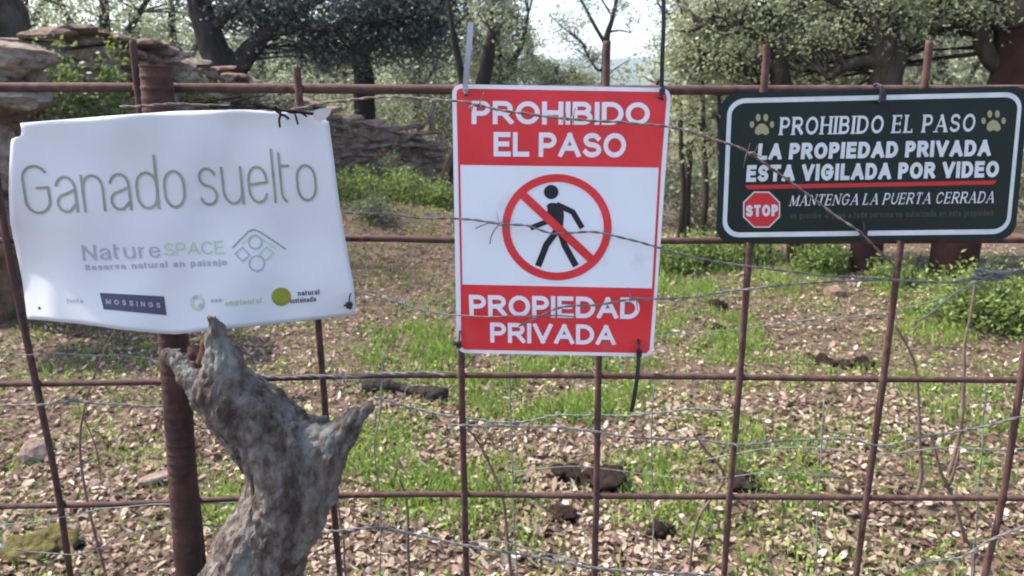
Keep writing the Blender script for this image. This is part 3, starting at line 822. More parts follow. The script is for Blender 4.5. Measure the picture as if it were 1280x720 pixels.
for k, (pts, lab) in enumerate([([(640, 285), (646, 330), (648, 395), (640, 420), (637, 470), (640, 560), (643, 660), (650, 760)], 'thin upright strand hanging across the red sign foot panel'),
     ([(818, 480), (814, 555), (817, 640), (815, 760)], 'thin upright strand under the hanging black cable tie'),
     ([(1030, 500), (1027, 560), (1022, 640), (1020, 760)], 'thin upright strand beneath the middle of the green sign'),
     ([(480, 440), (475, 520), (468, 560), (476, 640), (474, 760)], 'thin upright strand beside the short stub of the forked trunk'),
     ([(1231, 480), (1229, 540), (1221, 640), (1214, 760)], 'thin upright strand beside the bramble stems')]):
    wire('fence_strand', lab, 'wire', pts, .80, .0010, M['galv_green'], False, (), GV, 20 + k, .004)
# tails of the loose knot
kr = thing('wire_tangle', 'knotted tangle of grey wire hanging beside the bright bush', 'wire', pix(1240, 344, .74))
o_ = pix(1240, 344, .74); V, Fc = [], []; rn = random.Random(4)
for s in range(6):
    q = [(pix(1240 + rn.uniform(-26, 26), 343 + rn.uniform(-7, 7), .738 + rn.uniform(-.006, .006)), .0009) for _ in range(6)]
    tube(V, Fc, catmull(q, 6), 5)
mk('line_wire', V, Fc, M['galv'], kr, True, o_)
kr = thing('wire_tail', 'loose wire end drooping over the prohibition ring edge', 'wire', pix(618, 282, .742))
o_ = pix(618, 282, .742); V, Fc = [], []
tube(V, Fc, catmull([(pix(a, b, .742), .0007) for a, b in [(594, 286), (604, 281), (615, 278.5), (632, 283)]], 5), 5)
tube(V, Fc, catmull([(pix(a, b, .741), .0007) for a, b in [(630, 279), (620, 285), (614, 296), (612.5, 305)]], 5), 5)
mk('line_wire', V, Fc, M['galv'], kr, True, o_)

# ------------------------------------------------------------------ forked dead trunk
def remeshed(V, Fc, vox, fn):
    me = bpy.data.meshes.new('tmp'); me.from_pydata([tuple(v) for v in V], [], Fc); me.update()
    o = bpy.data.objects.new('tmp', me); COL.objects.link(o)
    md = o.modifiers.new('r', 'REMESH'); md.mode = 'VOXEL'; md.voxel_size = vox
    dg = bpy.context.evaluated_depsgraph_get()
    m2 = bpy.data.meshes.new_from_object(o.evaluated_get(dg))
    bpy.data.objects.remove(o); bpy.data.meshes.remove(me)
    nrm = [v.normal.copy() for v in m2.vertices]
    for v, nn in zip(m2.vertices, nrm): v.co = v.co + nn * fn(v.co)
    m2.polygons.foreach_set('use_smooth', [True] * len(m2.polygons)); m2.update()
    return m2
def build_dead_trunk():
    Y0 = .685
    def T(pts, dense=6): return catmull([(pix(a, b, Y0 + (q[0] if q else 0)), r * .00083) for a, b, r, *q in pts], dense)
    V, Fc = [], []
    low = pix(300, 760, Y0)
    main = T([(300, 765, 67), (318, 712, 58), (345, 655, 54), (362, 605, 55), (350, 562, 50), (320, 528, 47), (292, 502, 46), (270, 480, 43), (260, 468, 35)])
    d = Vector((-.10, 0, -1)); dn = [(low + d * s, .062 + s * .01) for s in (.95, .7, .45, .2)]
    # foot goes straight down to the soil
    main = [(Vector((low.x - .06, Y0, -.04)), .085), (Vector((low.x - .045, Y0, .25)), .068), (Vector((low.x - .02, Y0, .5)), .062)] + main
    tube(V, Fc, main, 16)
    tube(V, Fc, T([(268, 500, 28, -.010), (244, 478, 19, -.01), (226, 458, 11, -.006), (207, 438, 4, -.004)]), 10)
    tube(V, Fc, T([(286, 486, 32, -.008), (280, 454, 23, -.012), (271, 424, 14, -.014), (266, 404, 9, -.018), (263, 393, 6, -.02)]), 10)
    tube(V, Fc, T([(330, 540, 40, .0), (372, 552, 32, .01), (396, 560, 32, .0), (390, 620, 34, 0)]), 12)
    tube(V, Fc, T([(372, 600, 44), (402, 572, 33), (423, 546, 25), (439, 526, 19), (454, 514, 13), (468, 507, 6)]), 12)
    tube(V, Fc, T([(395, 560, 18, .02), (402, 538, 12, .02), (408, 522, 6, .02)]), 8)
    tube(V, Fc, T([(352, 545, 14, -.02), (362, 534, 9, -.02), (372, 531, 4, -.02)]), 8)
    def disp(c):
        fiss = min(.3, abs(noise.noise(Vector((c.x * 75, c.y * 75, c.z * 34))))) * .0085 + min(.25, abs(noise.noise(Vector((c.x * 190, c.y * 190, c.z * 80))))) * .0075
        lump = noise.noise(c * 22) * .0075 + noise.noise(c * 48) * .0035
        return lump - .0050 + fiss + noise.noise(Vector((c.x * 170, c.y * 170, c.z * 90))) * .0016
    me = remeshed(V, Fc, .0024, disp)
    o = Vector((low.x - .05, Y0, 0))
    for v in me.vertices: v.co -= o
    root = thing('dead_trunk', 'forked grey lichened dead trunk with broken hollow top before the gate', 'dead tree', o)
    link('trunk', me, M['dead_bark'], root)
    # torn reddish heartwood inside the broken limb
    V, Fc = [], []
    tube(V, Fc, T([(262, 470, 24, .016), (247, 450, 17, .018), (243, 440, 10, .018), (238, 432, 4, .018)]), 10)
    tube(V, Fc, T([(262, 465, 16, .006), (258, 440, 10, .004), (254, 424, 4, .004)]), 8)
    me = remeshed(V, Fc, .0022, lambda c: noise.noise(Vector((c.x * 120, c.y * 120, c.z * 30))) * .004)
    for v in me.vertices: v.co -= o
    link('heartwood', me, M['dead_wood'], root)
build_dead_trunk()

# ------------------------------------------------------------------ dry stone wall
def stone_mesh(seed, sub=2):
    rn = random.Random(seed)
    bm = bmesh.new(); bmesh.ops.create_icosphere(bm, subdivisions=sub, radius=.5)
    # squarish slab
    cuts = [(Vector((rn.gauss(0, 1), rn.gauss(0, .6), rn.gauss(0, 1.2))).normalized(), rn.uniform(.34, .46)) for _ in range(7)]
    for v in bm.verts:
        c = v.co.copy()
        c = Vector([math.copysign(abs(k * 2) ** .55 / 2, k) for k in c])
        for nn, dd in cuts:
            e = c.dot(nn) - dd
            if e > 0: c -= nn * e
        c += Vector((noise.noise(c * 3 + Vector((seed, 0, 0))), noise.noise(c * 3 + Vector((0, seed, 0))), noise.noise(c * 3 + Vector((0, 0, seed))))) * .09
        if sub > 2: c += Vector((1, 1, 1)) * noise.noise(c * 9 + Vector((seed, 0, 0))) * .035
        v.co = c
    me = bpy.data.meshes.new('stone'); bm.to_mesh(me); bm.free()
    me.materials.append(M['stone'] if seed % 3 else M['stone_dark'])
    return me
STONES = [stone_mesh(i + 1) for i in range(10)]
def build_wall():
    ctrl = [(-110, 4.5, 60), (20, 5.0, 50), (120, 5.7, 41), (200, 6.6, 60), (300, 8.0, 96), (420, 9.8, 139), (482, 10.7, 157), (545, 11.6, 183)]
    top = [(pix(a, b, y), 1.) for a, y, b in ctrl]
    P = [p for p, _ in catmull(top, 8)]
    root = thing('dry_stone_wall', 'old dry stone wall of brown slabs running back behind the shrubs', 'wall', (P[0].x, P[0].y, 0))
    ro = root.location
    L = [0]
    for i in range(1, len(P)): L.append(L[-1] + (Vector((P[i].x, P[i].y)) - Vector((P[i - 1].x, P[i - 1].y))).length)
    rn = random.Random(11)
    def at(s):
        for i in range(len(L) - 1):
            if s <= L[i + 1]:
                k = (s - L[i]) / (L[i + 1] - L[i]); return P[i].lerp(P[i + 1], k), (P[i + 1] - P[i])
        return P[-1], P[-1] - P[-2]
    cnt = 0
    course = 0
    lst = []
    while course < 14:
        s = rn.uniform(0, .15)
        while s < L[-1]:
            ln = rn.uniform(.16, .44) * (1.15 if course == 0 else 1)
            p, d = at(min(s + ln / 2, L[-1])); d.z = 0; d.normalize()
            g = terrain(p.x, p.y)
            hgt = max(.5, p.z - g)
            ch = .088
            z = p.z - ch * (course + .5)
            if z > g - .05:
                lst.append((p, d, z, ln, ch))
            s += ln * .97
        course += 1
    core_V = []
    rest = lst[300:]; lst = lst[:300]
    for p, d, z, ln, ch in lst:
        o = bpy.data.objects.new('stone', rn.choice(STONES)); COL.objects.link(o); o.parent = root
        side = d.cross(Vector((0, 0, 1)))
        o.location = Vector((p.x, p.y, z)) - ro + side * rn.uniform(-.04, .05)
        o.scale = (ln * 1.06, rn.uniform(.34, .46), ch * rn.uniform(.85, 1.25))
        o.rotation_euler = (rn.uniform(-.09, .09), rn.uniform(-.10, .10), math.atan2(d.y, d.x) + rn.uniform(-.12, .12) + (math.pi if rn.random() < .5 else 0))
    if rest:
        V, Fc = [], []
        for p, d, z, ln, ch in rest:
            m_ = Matrix.Translation(Vector((p.x, p.y, z)) - ro) @ Matrix.Rotation(math.atan2(d.y, d.x) + rn.uniform(-.1, .1), 4, 'Z') @ Matrix.Diagonal((ln * 1.06, .4, ch * 1.05, 1))
            me = rn.choice(STONES); b0 = len(V)
            V += [m_ @ v.co for v in me.vertices]; Fc += [tuple(b0 + k for k in f.vertices) for f in me.polygons]
        q = mk('lower_stones', V, Fc, M['stone_dark'], root); q['kind'] = 'stuff'
    # rubble core of the wall
    V, Fc = [], []
    for i, p in enumerate(P):
        d = (P[min(i + 1, len(P) - 1)] - P[max(0, i - 1)]); d.z = 0; d.normalize(); s = d.cross(Vector((0, 0, 1))) * .11
        g = terrain(p.x, p.y) - .1
        for q in (Vector((p.x, p.y, p.z - .10)) + s, Vector((p.x, p.y, p.z - .10)) - s, Vector((p.x, p.y, g)) - s, Vector((p.x, p.y, g)) + s): V.append(q)
    for i in range(len(P) - 1):
        for k in range(4): Fc.append((i * 4 + k, i * 4 + (k + 1) % 4, i * 4 + 4 + (k + 1) % 4, i * 4 + 4 + k))
    Fc += [(0, 1, 2, 3), tuple(len(V) - 4 + k for k in (3, 2, 1, 0))]
    c = mk('rubble_core', V, Fc, M['stone_dark'], root, False, Vector(ro))
    # loose capstones
    for px, y, py, sx in ((82, 5.3, 38, .42), (108, 5.5, 42, .36), (182, 6.3, 56, .34), (505, 11.1, 160, .6), (530, 11.4, 167, .6), (60, 5.1, 43, .3), (205, 6.7, 62, .3)):
        o = bpy.data.objects.new('capstone', STONES[(px // 7) % 10]); COL.objects.link(o); o.parent = root
        o.location = pix(px, py, y) - ro; o.scale = (sx, .34, .07); o.rotation_euler = (.05, -.12 + rn.uniform(-.1, .1), rn.uniform(-.3, .3))
build_wall()

def boulder(name, label, cat, p, size, seed, matl, rot=(0, 0, 0), group=None, sub=3, amp=.14):
    bm = bmesh.new(); bmesh.ops.create_icosphere(bm, subdivisions=sub, radius=.5)
    for v in bm.verts:
        c = v.co.copy()
        c = Vector([math.copysign(abs(k * 2) ** .7 / 2, k) for k in c])
        c += c.normalized() * (noise.noise(c * 2.2 + Vector((seed, seed * .3, 0))) * amp + noise.noise(c * 6 + Vector((seed, 0, 0))) * amp * .45)
        v.co = Vector((c.x * size[0], c.y * size[1], c.z * size[2]))
    me = bpy.data.meshes.new(name); bm.to_mesh(me); bm.free()
    if matl.name.startswith('dry_dung') or sub > 3: me.polygons.foreach_set('use_smooth', [True] * len(me.polygons))
    o = link(name, me, matl); o.location = p; o.rotation_euler = rot
    return tag(o, label, cat, group)
def slab(label, p, size, seed, rot):
    me = stone_mesh(seed, 3)
    o = link('boulder', me, None); o.location = p; o.scale = size; o.rotation_euler = rot
    tag(o, label, 'boulder', 'large stones heaped at the near end of the wall')
slab('broad flat brown boulder on top of the heap above the livestock sign', pix(16, 73, 4.3), (.42, .5, .20), 14, (0, .06, .1))
slab('dark wedge boulder under the broad flat one at the heap', pix(-14, 104, 4.25), (.36, .5, .13), 17, (0, .1, .2))
slab('light brown boulder just above the torn sign corner', pix(28, 128, 4.2), (.30, .4, .13), 19, (0, 0, .4))
slab('upright reddish slab standing beside the light brown boulder', pix(44, 101, 4.5), (.15, .3, .26), 20, (0, 0, .4))
slab('tall brown stone beside the border of the livestock sign', pix(-26, 190, 4.1), (.40, .5, .42), 23, (0, 0, .1))
slab('low dark stone at the foot of the heap behind the first upright', pix(-16, 285, 4.05), (.34, .5, .30), 30, (0, 0, .1))

# ------------------------------------------------------------------ foliage
def leaf_mesh(name, C, size, rng, matl, up=.3, aspect=.5, tint=None, curl=0.0):
    """C: (n,3) leaf positions; one pointed quad per leaf"""
    n = len(C)
    a = rng.normal(size=(n, 3)); a[:, 2] *= .8; a /= np.linalg.norm(a, axis=1)[:, None]
    nn = rng.normal(size=(n, 3)); nn[:, 2] += up; 
    b = np.cross(nn, a); b /= np.linalg.norm(b, axis=1)[:, None] + 1e-9
    s = size * rng.uniform(.65, 1.25, n)[:, None]
    V = np.empty((n, 4, 3))
    V[:, 0] = C - a * s * .5; V[:, 1] = C + b * s * aspect * .5 - a * s * .06
    V[:, 2] = C + a * s * .5; V[:, 3] = C - b * s * aspect * .5 - a * s * .06
    if curl:
        nz = np.cross(a, b); V[:, 1] += nz * s * curl; V[:, 3] += nz * s * curl
    me = bpy.data.meshes.new(name)
    me.vertices.add(n * 4); me.vertices.foreach_set('co', V.reshape(-1).astype(np.float32))
    me.loops.add(n * 4); me.loops.foreach_set('vertex_index', np.arange(n * 4, dtype=np.int32))
    me.polygons.add(n); me.polygons.foreach_set('loop_start', np.arange(0, n * 4, 4, dtype=np.int32)); me.polygons.foreach_set('loop_total', np.full(n, 4, np.int32))
    me.update(calc_edges=True)
    at = me.attributes.new('tint', 'FLOAT', 'POINT')
    tt = rng.random(n) if tint is None else np.clip(tint, 0, 1)
    at.data.foreach_set('value', np.repeat(tt, 4).astype(np.float32))
    me.materials.append(matl)
    return me

def tree(name, label, base, trunk, limbs, blobs, leaf, size, matl, bark, seed, clump_r=.24, per=70, strip_z=None, group=None, seg=12, twig=True, push=0., tw=1.):
    """trunk: [(offset, r)], limbs: list of such, blobs: [(centre, radii, clumps)], all relative to base"""
    rng = np.random.default_rng(seed); rn = random.Random(seed)
    root = thing(name, label, 'tree', base, group)
    B = Vector(base)
    def curve(pl): return catmull([(Vector(p), r) for p, r in pl], 6)
    tc = curve(trunk)
    if strip_z is None:
        V, Fc = [], []; tube(V, Fc, [(p, r) for p, r in tc], seg, rough=.16, freq=5); mk('trunk', V, Fc, bark, root, True)
    else:
        lo = [(p, r) for p, r in tc if p.z <= strip_z]; hi = [(p, r * 1.16) for p, r in tc if p.z > strip_z]
        if len(lo) > 1:
            lo.append((hi[0][0], lo[-1][1])); V, Fc = [], []; tube(V, Fc, lo, seg, rough=.06, freq=4); mk('stripped_trunk', V, Fc, M['cork_bare'], root, True)
        V, Fc = [], []; tube(V, Fc, hi, seg, rough=.2, freq=6); mk('trunk', V, Fc, bark, root, True)
    skel = []
    for lb in limbs:
        c = curve(lb); V, Fc = [], []; tube(V, Fc, c, max(6, seg - 4), rough=.16, freq=6); mk('limb', V, Fc, bark, root, True)
        skel += [p for p, r in c]
    skel += [p for p, r in tc[len(tc) // 2:]]
    pts = []; tn = []
    TV, TF = [], []
    for c, rad, ncl in blobs:
        c = Vector(c)
        for _ in range(ncl):
            v = Vector((rn.gauss(0, 1), rn.gauss(0, 1), rn.gauss(0, 1))).normalized() * (rn.random() ** .45)
            p = c + Vector((v.x * rad[0], v.y * rad[1], v.z * rad[2]))
            p.y += push
            p += Vector((noise.noise(p * 1.3), noise.noise(p * 1.3 + Vector((9, 0, 0))), noise.noise(p * 1.3 + Vector((0, 9, 0))))) * .35
            m = int(per * rn.uniform(.5, 1.4))
            cr = clump_r * rn.uniform(.6, 1.4)
            q = rng.normal(size=(m, 3)) * cr * np.array([1, 1, .62]) + np.array(p)
            pts.append(q); tn.append(np.clip(rng.normal(rn.uniform(.25, .75), .2, m), 0, 1))
            if twig and skel:
                s = min(skel, key=lambda k: (k - p).length + (0 if k.z < p.z else .3))
                mid = s.lerp(p, .5) + Vector((rn.uniform(-.12, .12), rn.uniform(-.12, .12), rn.uniform(-.06, .14)))
                L = (p - s).length
                tube(TV, TF, [(s, tw * (.010 + .010 * L)), (s.lerp(mid, .6), tw * (.009 + .007 * L)), (mid, tw * (.008 + .005 * L)), (mid.lerp(p, .6), tw * (.006 + .002 * L)), (p, .003 * tw)], 4, cap=False)
    if pts:
        me = leaf_mesh('crown', np.concatenate(pts), size, rng, matl, tint=np.concatenate(tn))
        link('crown', me, None, root)
    if TV: 
        t = mk('twigs', TV, TF, bark, root, True); t['kind'] = 'stuff'
    return root

def gz(x, y): return terrain(x, y)
def base_at(px, py, y):
    p = pix(px, py, y); return Vector((p.x, p.y, gz(p.x, p.y)))
def rel(px, py, y, B): return tuple(pix(px, py, y) - B)
V3 = lambda *a: tuple(a)

# dark holm oak behind the wall
B = base_at(285, 140, 10.8)
r_ = lambda px, py, y=8.6: rel(px, py, y * 1.256, B)
tree('holm_oak', 'dark forked holm oak behind the stone wall above the livestock sign', B,
     [((0, 0, -.1), .30), (r_(287, 135), .25), (r_(284, 100), .25), (r_(270, 65), .21), (r_(256, 30), .17), (r_(240, -30), .12), (r_(230, -120), .07)],
     [[(r_(288, 98), .15), (r_(312, 64), .14), (r_(335, 40, 8.5), .10), (r_(390, 5, 8.4), .05), (r_(470, -30, 8.3), .03)],
      [(r_(262, 40), .09), (r_(300, 5, 8.4), .06), (r_(380, -60, 8.3), .04)],
      [(r_(330, 42, 8.5), .06), (r_(400, 35, 8.4), .04), (r_(500, 20, 8.2), .025)]],
     [(r_(400, -12, 8.6), (1.9, .8, .75), 170), (r_(505, 25, 8.6), (.95, .8, .62), 120), (r_(390, 62, 8.8), (.8, .5, .34), 50), (r_(255, -35, 8.6), (.75, .7, .5), 50), (r_(555, -40, 8.6), (.6, .7, .6), 44), (r_(335, 8, 8.5), (.5, .6, .22), 24)],
     None, .056, M['dark_leaf'], M['bark_dark'], 5, .19, 100, push=.2)
B = base_at(455, 205, 12.5)
r_ = lambda px, py, y=12.5: rel(px, py, y, B)
tree('holm_oak', 'small dark oak trunk rising straight above the far stone wall', B,
     [((0, 0, -.1), .20), (r_(456, 150), .18), (r_(455, 100), .17), (r_(450, 60), .13), (r_(440, -20), .08)],
     [[(r_(452, 70), .08), (r_(500, 20), .05), (r_(540, -30), .03)]],
     [(r_(470, -10), (1.5, 1.2, .8), 90), (r_(540, 40), (.5, .6, .45), 35)], None, .06, M['dark_leaf'], M['bark_dark'], 6, .2, 90)
B = base_at(548, 262, 9.0)
r_ = lambda px, py, y=9.0: rel(px, py, y, B)
tree('holm_oak', 'leaning dark trunk half hidden behind the red sign edge', B,
     [((0, 0, -.1), .17), (r_(552, 250), .15), (r_(566, 215), .125), (r_(580, 180), .11), (r_(600, 120), .09), (r_(615, 40), .06)],
     [[(r_(590, 150), .06), (r_(570, 60), .04), (r_(560, 0), .02)]],
     [(r_(600, 30, 9.4), (.5, .6, .5), 10)], None, .055, M['oak_leaf'], M['bark_dark'], 7, .18, 60)
# far left trunk
B = base_at(0, 140, 6.4)
r_ = lambda px, py, y=6.4: rel(px, py, y, B)
tree('cork_oak', 'thick grey trunk rising behind the boulder heap', B,
     [((0, 0, -.1), .30), (r_(-4, 80), .26), (r_(2, 50), .235), (r_(-4, 10), .20), (r_(-14, -40), .17), (r_(-30, -160), .12)],
     [[(r_(-8, -20), .10), (r_(60, -90), .06), (r_(140, -140), .03)]],
     [(r_(60, -200), (1.0, 1.0, .4), 16)], None, .055, M['oak_leaf'], M['bark'], 8, .22, 80)
# pale background trees above the wall
for (px, py, y, rx, rz, nc, lab, sd_) in ((130, 10, 12, 1.5, 1.1, 80, 'pale sunlit oak crown beyond the wall slabs', 21), (215, 40, 13.5, .9, 1.0, 60, 'grey green sapling crown between the wall and the forked oak', 22),
                                       (30, -30, 14, 1.6, 1.2, 60, 'hazy oak crown behind the thick grey trunk', 23)):
    B = base_at(px, 140, y)
    c = pix(px, py, y) - B
    tree('background_oak', lab, B, [((0, 0, -.1), .15), ((.1, 0, max(.5, c.z * .5)), .12), (tuple(c), .07), ((c.x + .1, c.y, c.z + 1), .04)],
         [[((.1, 0, c.z * .5), .07), ((c.x - .7, c.y, c.z + .2), .03)], [((.1, 0, c.z * .6), .07), ((c.x + .8, c.y, c.z + .3), .03)]],
         [(tuple(c), (rx, 1.2, rz), nc), ((c.x, c.y, c.z - .9), (rx * .8, 1, .6), nc // 3)], None, .065, M['pale_leaf'], M['bark'], sd_, .22, 70, seg=8)
# pale olive trees left of the sky gap
B = base_at(618, 190, 14)
r_ = lambda px, py, y=14: rel(px, py, y, B)
tree('pale_oak', 'tall pale oak rising from behind the red sign beside the sky gap', B,
     [((0, 0, -.1), .2), (r_(620, 120), .16), (r_(618, 60), .12), (r_(612, -20), .07)],
     [[(r_(620, 110), .07), (r_(650, 60), .05), (r_(660, 20), .02)], [(r_(618, 70), .07), (r_(590, 30), .04), (r_(575, -20), .02)]],
     [(r_(622, 40), (.50, .8, .75), 75), (r_(625, -30), (.62, .8, .6), 60), (r_(625, 105), (.8, .8, .5), 55), (r_(600, 75), (.5, .8, .5), 40)], None, .06, M['pale_leaf'], M['bark'], 9, .17, 95)
B = base_at(690, 180, 15)
r_ = lambda px, py, y=15: rel(px, py, y, B)
tree('pale_oak', 'low pale round oak just above the red sign under the sky gap', B,
     [((0, 0, -.1), .16), (r_(690, 120), .12), (r_(695, 80), .07)],
     [[(r_(690, 110), .06), (r_(720, 85), .03)], [(r_(690, 110), .06), (r_(665, 75), .03)]],
     [(r_(685, 92), (.62, .8, .33), 55), (r_(732, 104), (.42, .6, .2), 26), (r_(665, 62), (.3, .6, .26), 18)], None, .06, M['pale_leaf'], M['bark'], 10, .14, 80)
# sparse branching tree in the gap
B = base_at(757, 200, 10)
r_ = lambda px, py, y=10: rel(px, py, y, B)
tree('sparse_tree', 'thin sparse tree branching against the bright sky gap', B,
     [((0, 0, -.1), .07), (r_(757, 110), .055), (r_(758, 52), .045), (r_(765, 25), .028), (r_(772, -10), .02), (r_(778, -80), .012)],
     [[(r_(757, 55), .03), (r_(745, 35), .022), (r_(733, 12), .018), (r_(722, -8), .012), (r_(712, -40), .008)],
      [(r_(761, 40), .016), (r_(775, 38), .012), (r_(788, 41), .006)],
      [(r_(733, 60), .018), (r_(722, 48), .016), (r_(706, 36), .01), (r_(690, 22), .006)],
      [(r_(756, 82), .02), (r_(748, 88), .018), (r_(735, 70), .012), (r_(728, 52), .008)],
      [(r_(765, 20), .014), (r_(752, -2), .010), (r_(745, -25), .006)],
      [(r_(757, 96), .012), (r_(772, 84), .008), (r_(788, 74), .004)]],
     [(r_(735, 20), (.36, .3, .28), 46), (r_(705, 40), (.30, .3, .26), 30), (r_(778, 8), (.20, .3, .25), 22), (r_(728, 68), (.32, .3, .18), 36), (r_(776, 90), (.10, .2, .07), 6), (r_(745, -40), (.5, .4, .25), 30)],
     None, .038, M['pale_leaf'], M['bark'], 11, .08, 18, tw=.35)

# right-hand cork oaks
B = base_at(1189, 352, 5.65)
r_ = lambda px, py, y=5.65: rel(px, py, y, B)
tree('cork_oak', 'big cork oak stripped dark red below rough bark, beyond the end of the green sign', B,
     [((0, 0, -.15), .20), (r_(1190, 345), .175), (r_(1205, 250), .165), (r_(1240, 160), .165), (r_(1268, 100), .17), (r_(1276, 36), .175), (r_(1272, 10), .19), (r_(1262, -30), .20), (r_(1250, -110), .15)],
     [[(r_(1270, 6), .08), (r_(1232, 10), .065), (r_(1195, -2), .06), (r_(1150, 8, 5.9), .04), (r_(1095, 20, 5.8), .02)],
      [(r_(1275, 75), .07), (r_(1242, 80), .06), (r_(1228, 45), .06), (r_(1225, 0), .06), (r_(1200, -60), .04)],
      [(r_(1262, -40), .08), (r_(1300, -90), .05), (r_(1380, -150), .03)]],
     [(r_(1180, 0), (.52, .6, .26), 54), (r_(1110, -30), (.55, .6, .3), 40), (r_(1120, 35, 6.3), (.30, .4, .14), 18)],
     None, .033, M['oak_leaf'], M['bark'], 12, .12, 120, push=.25, strip_z=pix(1276, 34, 5.65).z - B.z)
B = base_at(1080, 345, 5.8)
r_ = lambda px, py, y=5.8: rel(px, py, y, B)
tree('cork_oak', 'cork oak with knotted trunk showing above the middle of the green sign', B,
     [((0, 0, -.1), .16), (r_(1082, 330), .125), (r_(1090, 250), .12), (r_(1101, 150), .125), (r_(1108, 100), .10), (r_(1112, 80), .105), (r_(1107, 55), .09), (r_(1098, 30), .09), (r_(1090, -30), .07)],
     [[(r_(1108, 85), .07), (r_(1085, 76), .045), (r_(1060, 82), .035), (r_(1035, 98), .025)],
      [(r_(1100, 40), .07), (r_(1130, 15), .05), (r_(1180, 0), .03)],
      [(r_(1098, 30), .07), (r_(1070, 10), .05), (r_(1030, -5), .03)]],
     [(r_(1060, 15), (.62, .6, .24), 66), (r_(1150, 40, 6.8), (.45, .5, .26), 44), (r_(1050, 62, 6.8), (.45, .5, .2), 30)],
     None, .034, M['oak_leaf'], M['bark'], 13, .12, 115, strip_z=1.05, push=.25)
B = base_at(993, 338, 6.1)
r_ = lambda px, py, y=6.1: rel(px, py, y, B)
tree('cork_oak', 'slender oak with crooked limbs left of the knotted trunk above the green sign', B,
     [((0, 0, -.1), .10), (r_(995, 325), .07), (r_(990, 250), .065), (r_(985, 150), .065), (r_(978, 110), .065), (r_(975, 70), .055), (r_(985, 40), .055), (r_(998, 15), .04), (r_(1010, -30), .03)],
     [[(r_(978, 90), .05), (r_(955, 78), .04), (r_(935, 84), .035), (r_(905, 86), .03), (r_(880, 78), .02)],
      [(r_(976, 75), .05), (r_(958, 50), .035), (r_(930, 35), .03), (r_(890, 30), .02), (r_(860, 40), .012)],
      [(r_(985, 40), .04), (r_(960, 15), .03), (r_(940, -20), .02)]],
     [(r_(905, 20), (.48, .5, .34), 76), (r_(975, 15), (.42, .5, .28), 56), (r_(885, 78), (.34, .4, .18), 32), (r_(1010, 55), (.36, .4, .22), 26)],
     None, .034, M['pale_leaf'], M['bark'], 14, .12, 110, strip_z=.9, push=.25)
B = base_at(858, 330, 8.0)
r_ = lambda px, py, y=8.0: rel(px, py, y, B)
tree('pale_oak', 'leaning pale oak crown bordering the sky gap beside the red sign', B,
     [((0, 0, -.1), .05), (r_(858, 260), .045), (r_(862, 180), .04), (r_(866, 110), .04), (r_(858, 50), .03), (r_(850, -20), .02)],
     [[(r_(862, 100), .03), (r_(880, 60), .02)], [(r_(858, 50), .025), (r_(838, 20), .015), (r_(822, 5), .008)]],
     [(r_(874, 62), (.24, .4, .42), 42), (r_(852, 12), (.15, .3, .18), 14), (r_(880, 140), (.26, .4, .4), 24), (r_(835, -25), (.25, .3, .2), 14)],
     None, .045, M['pale_leaf'], M['bark'], 15, .10, 60)
GS = 'thin saplings standing between the red and green signs'
for k, (px, y, pt, lab) in enumerate(((846, 7.0, 120, 'thin sapling right beside the red sign edge'), (873, 6.6, 105, 'slightly curved thin sapling midway between the two signs'), (893, 6.4, 120, 'thin sapling just clear of the green sign edge'),
                               (912, 7.2, 90, 'thin sapling base below the green sign corner'), (941, 6.6, 90, 'faint sapling below the stop octagon'), (958, 6.3, 90, 'dark straight sapling below the green sign'), (1015, 7.0, 90, 'faint sapling between oak bases under the green sign'))):
    B = base_at(px, 318, y)
    t = pix(px + 6, pt, y) - B
    tree('sapling', lab, B, [((0, 0, -.1), .034), ((.03, 0, t.z * .35), .027), ((-.02, 0, t.z * .7), .020), (tuple(t), .012)], [],
         [((t.x, t.y + .2, t.z * .92), (.36, .4, .35), 12)], None, .055, M['pale_leaf'], M['bark'], 40 + k, .13, 46, group=GS, seg=7)

# background bands of individual bushes and trees
rnb = random.Random(77)
def shrub(name, label, base, w_, h_, size, matl, seed, ncl=None, per=60, group=None, stem=True, cr=.11):
    rng = np.random.default_rng(seed); rn = random.Random(seed)
    root = thing(name, label, 'shrub', base, group)
    ncl = ncl or int(26 * w_ * h_ / .25) + 8
    pts, tn = [], []; TV, TF = [], []
    for _ in range(ncl):
        a = rn.uniform(0, 6.283); rr = (rn.random() ** .5); zz = rn.random() ** .8
        rr *= (1 - .55 * zz * zz)
        p = Vector((math.cos(a) * rr * w_ / 2, math.sin(a) * rr * w_ / 2, h_ * (.12 + .88 * zz) * rn.uniform(.8, 1.1)))
        m = int(per * rn.uniform(.5, 1.5))
        pts.append(rng.normal(size=(m, 3)) * cr * np.array([.8, .8, 1.0]) + np.array(p)); tn.append(np.clip(rng.normal(rn.uniform(.3, .7), .2, m), 0, 1))
        if stem: tube(TV, TF, [(Vector((rn.uniform(-.04, .04), rn.uniform(-.04, .04), -.03)), .006), (p * .5 + Vector((0, 0, h_ * .08)), .005), (p + Vector((0, 0, .03)), .002)], 4, cap=False)
    C = np.concatenate(pts); C[:, 2] = np.maximum(C[:, 2], .005)
    link('foliage', leaf_mesh('foliage', C, size, rng, matl, tint=np.concatenate(tn)), None, root)
    if TV: mk('stems', TV, TF, M['twig'], root, True)
    return root
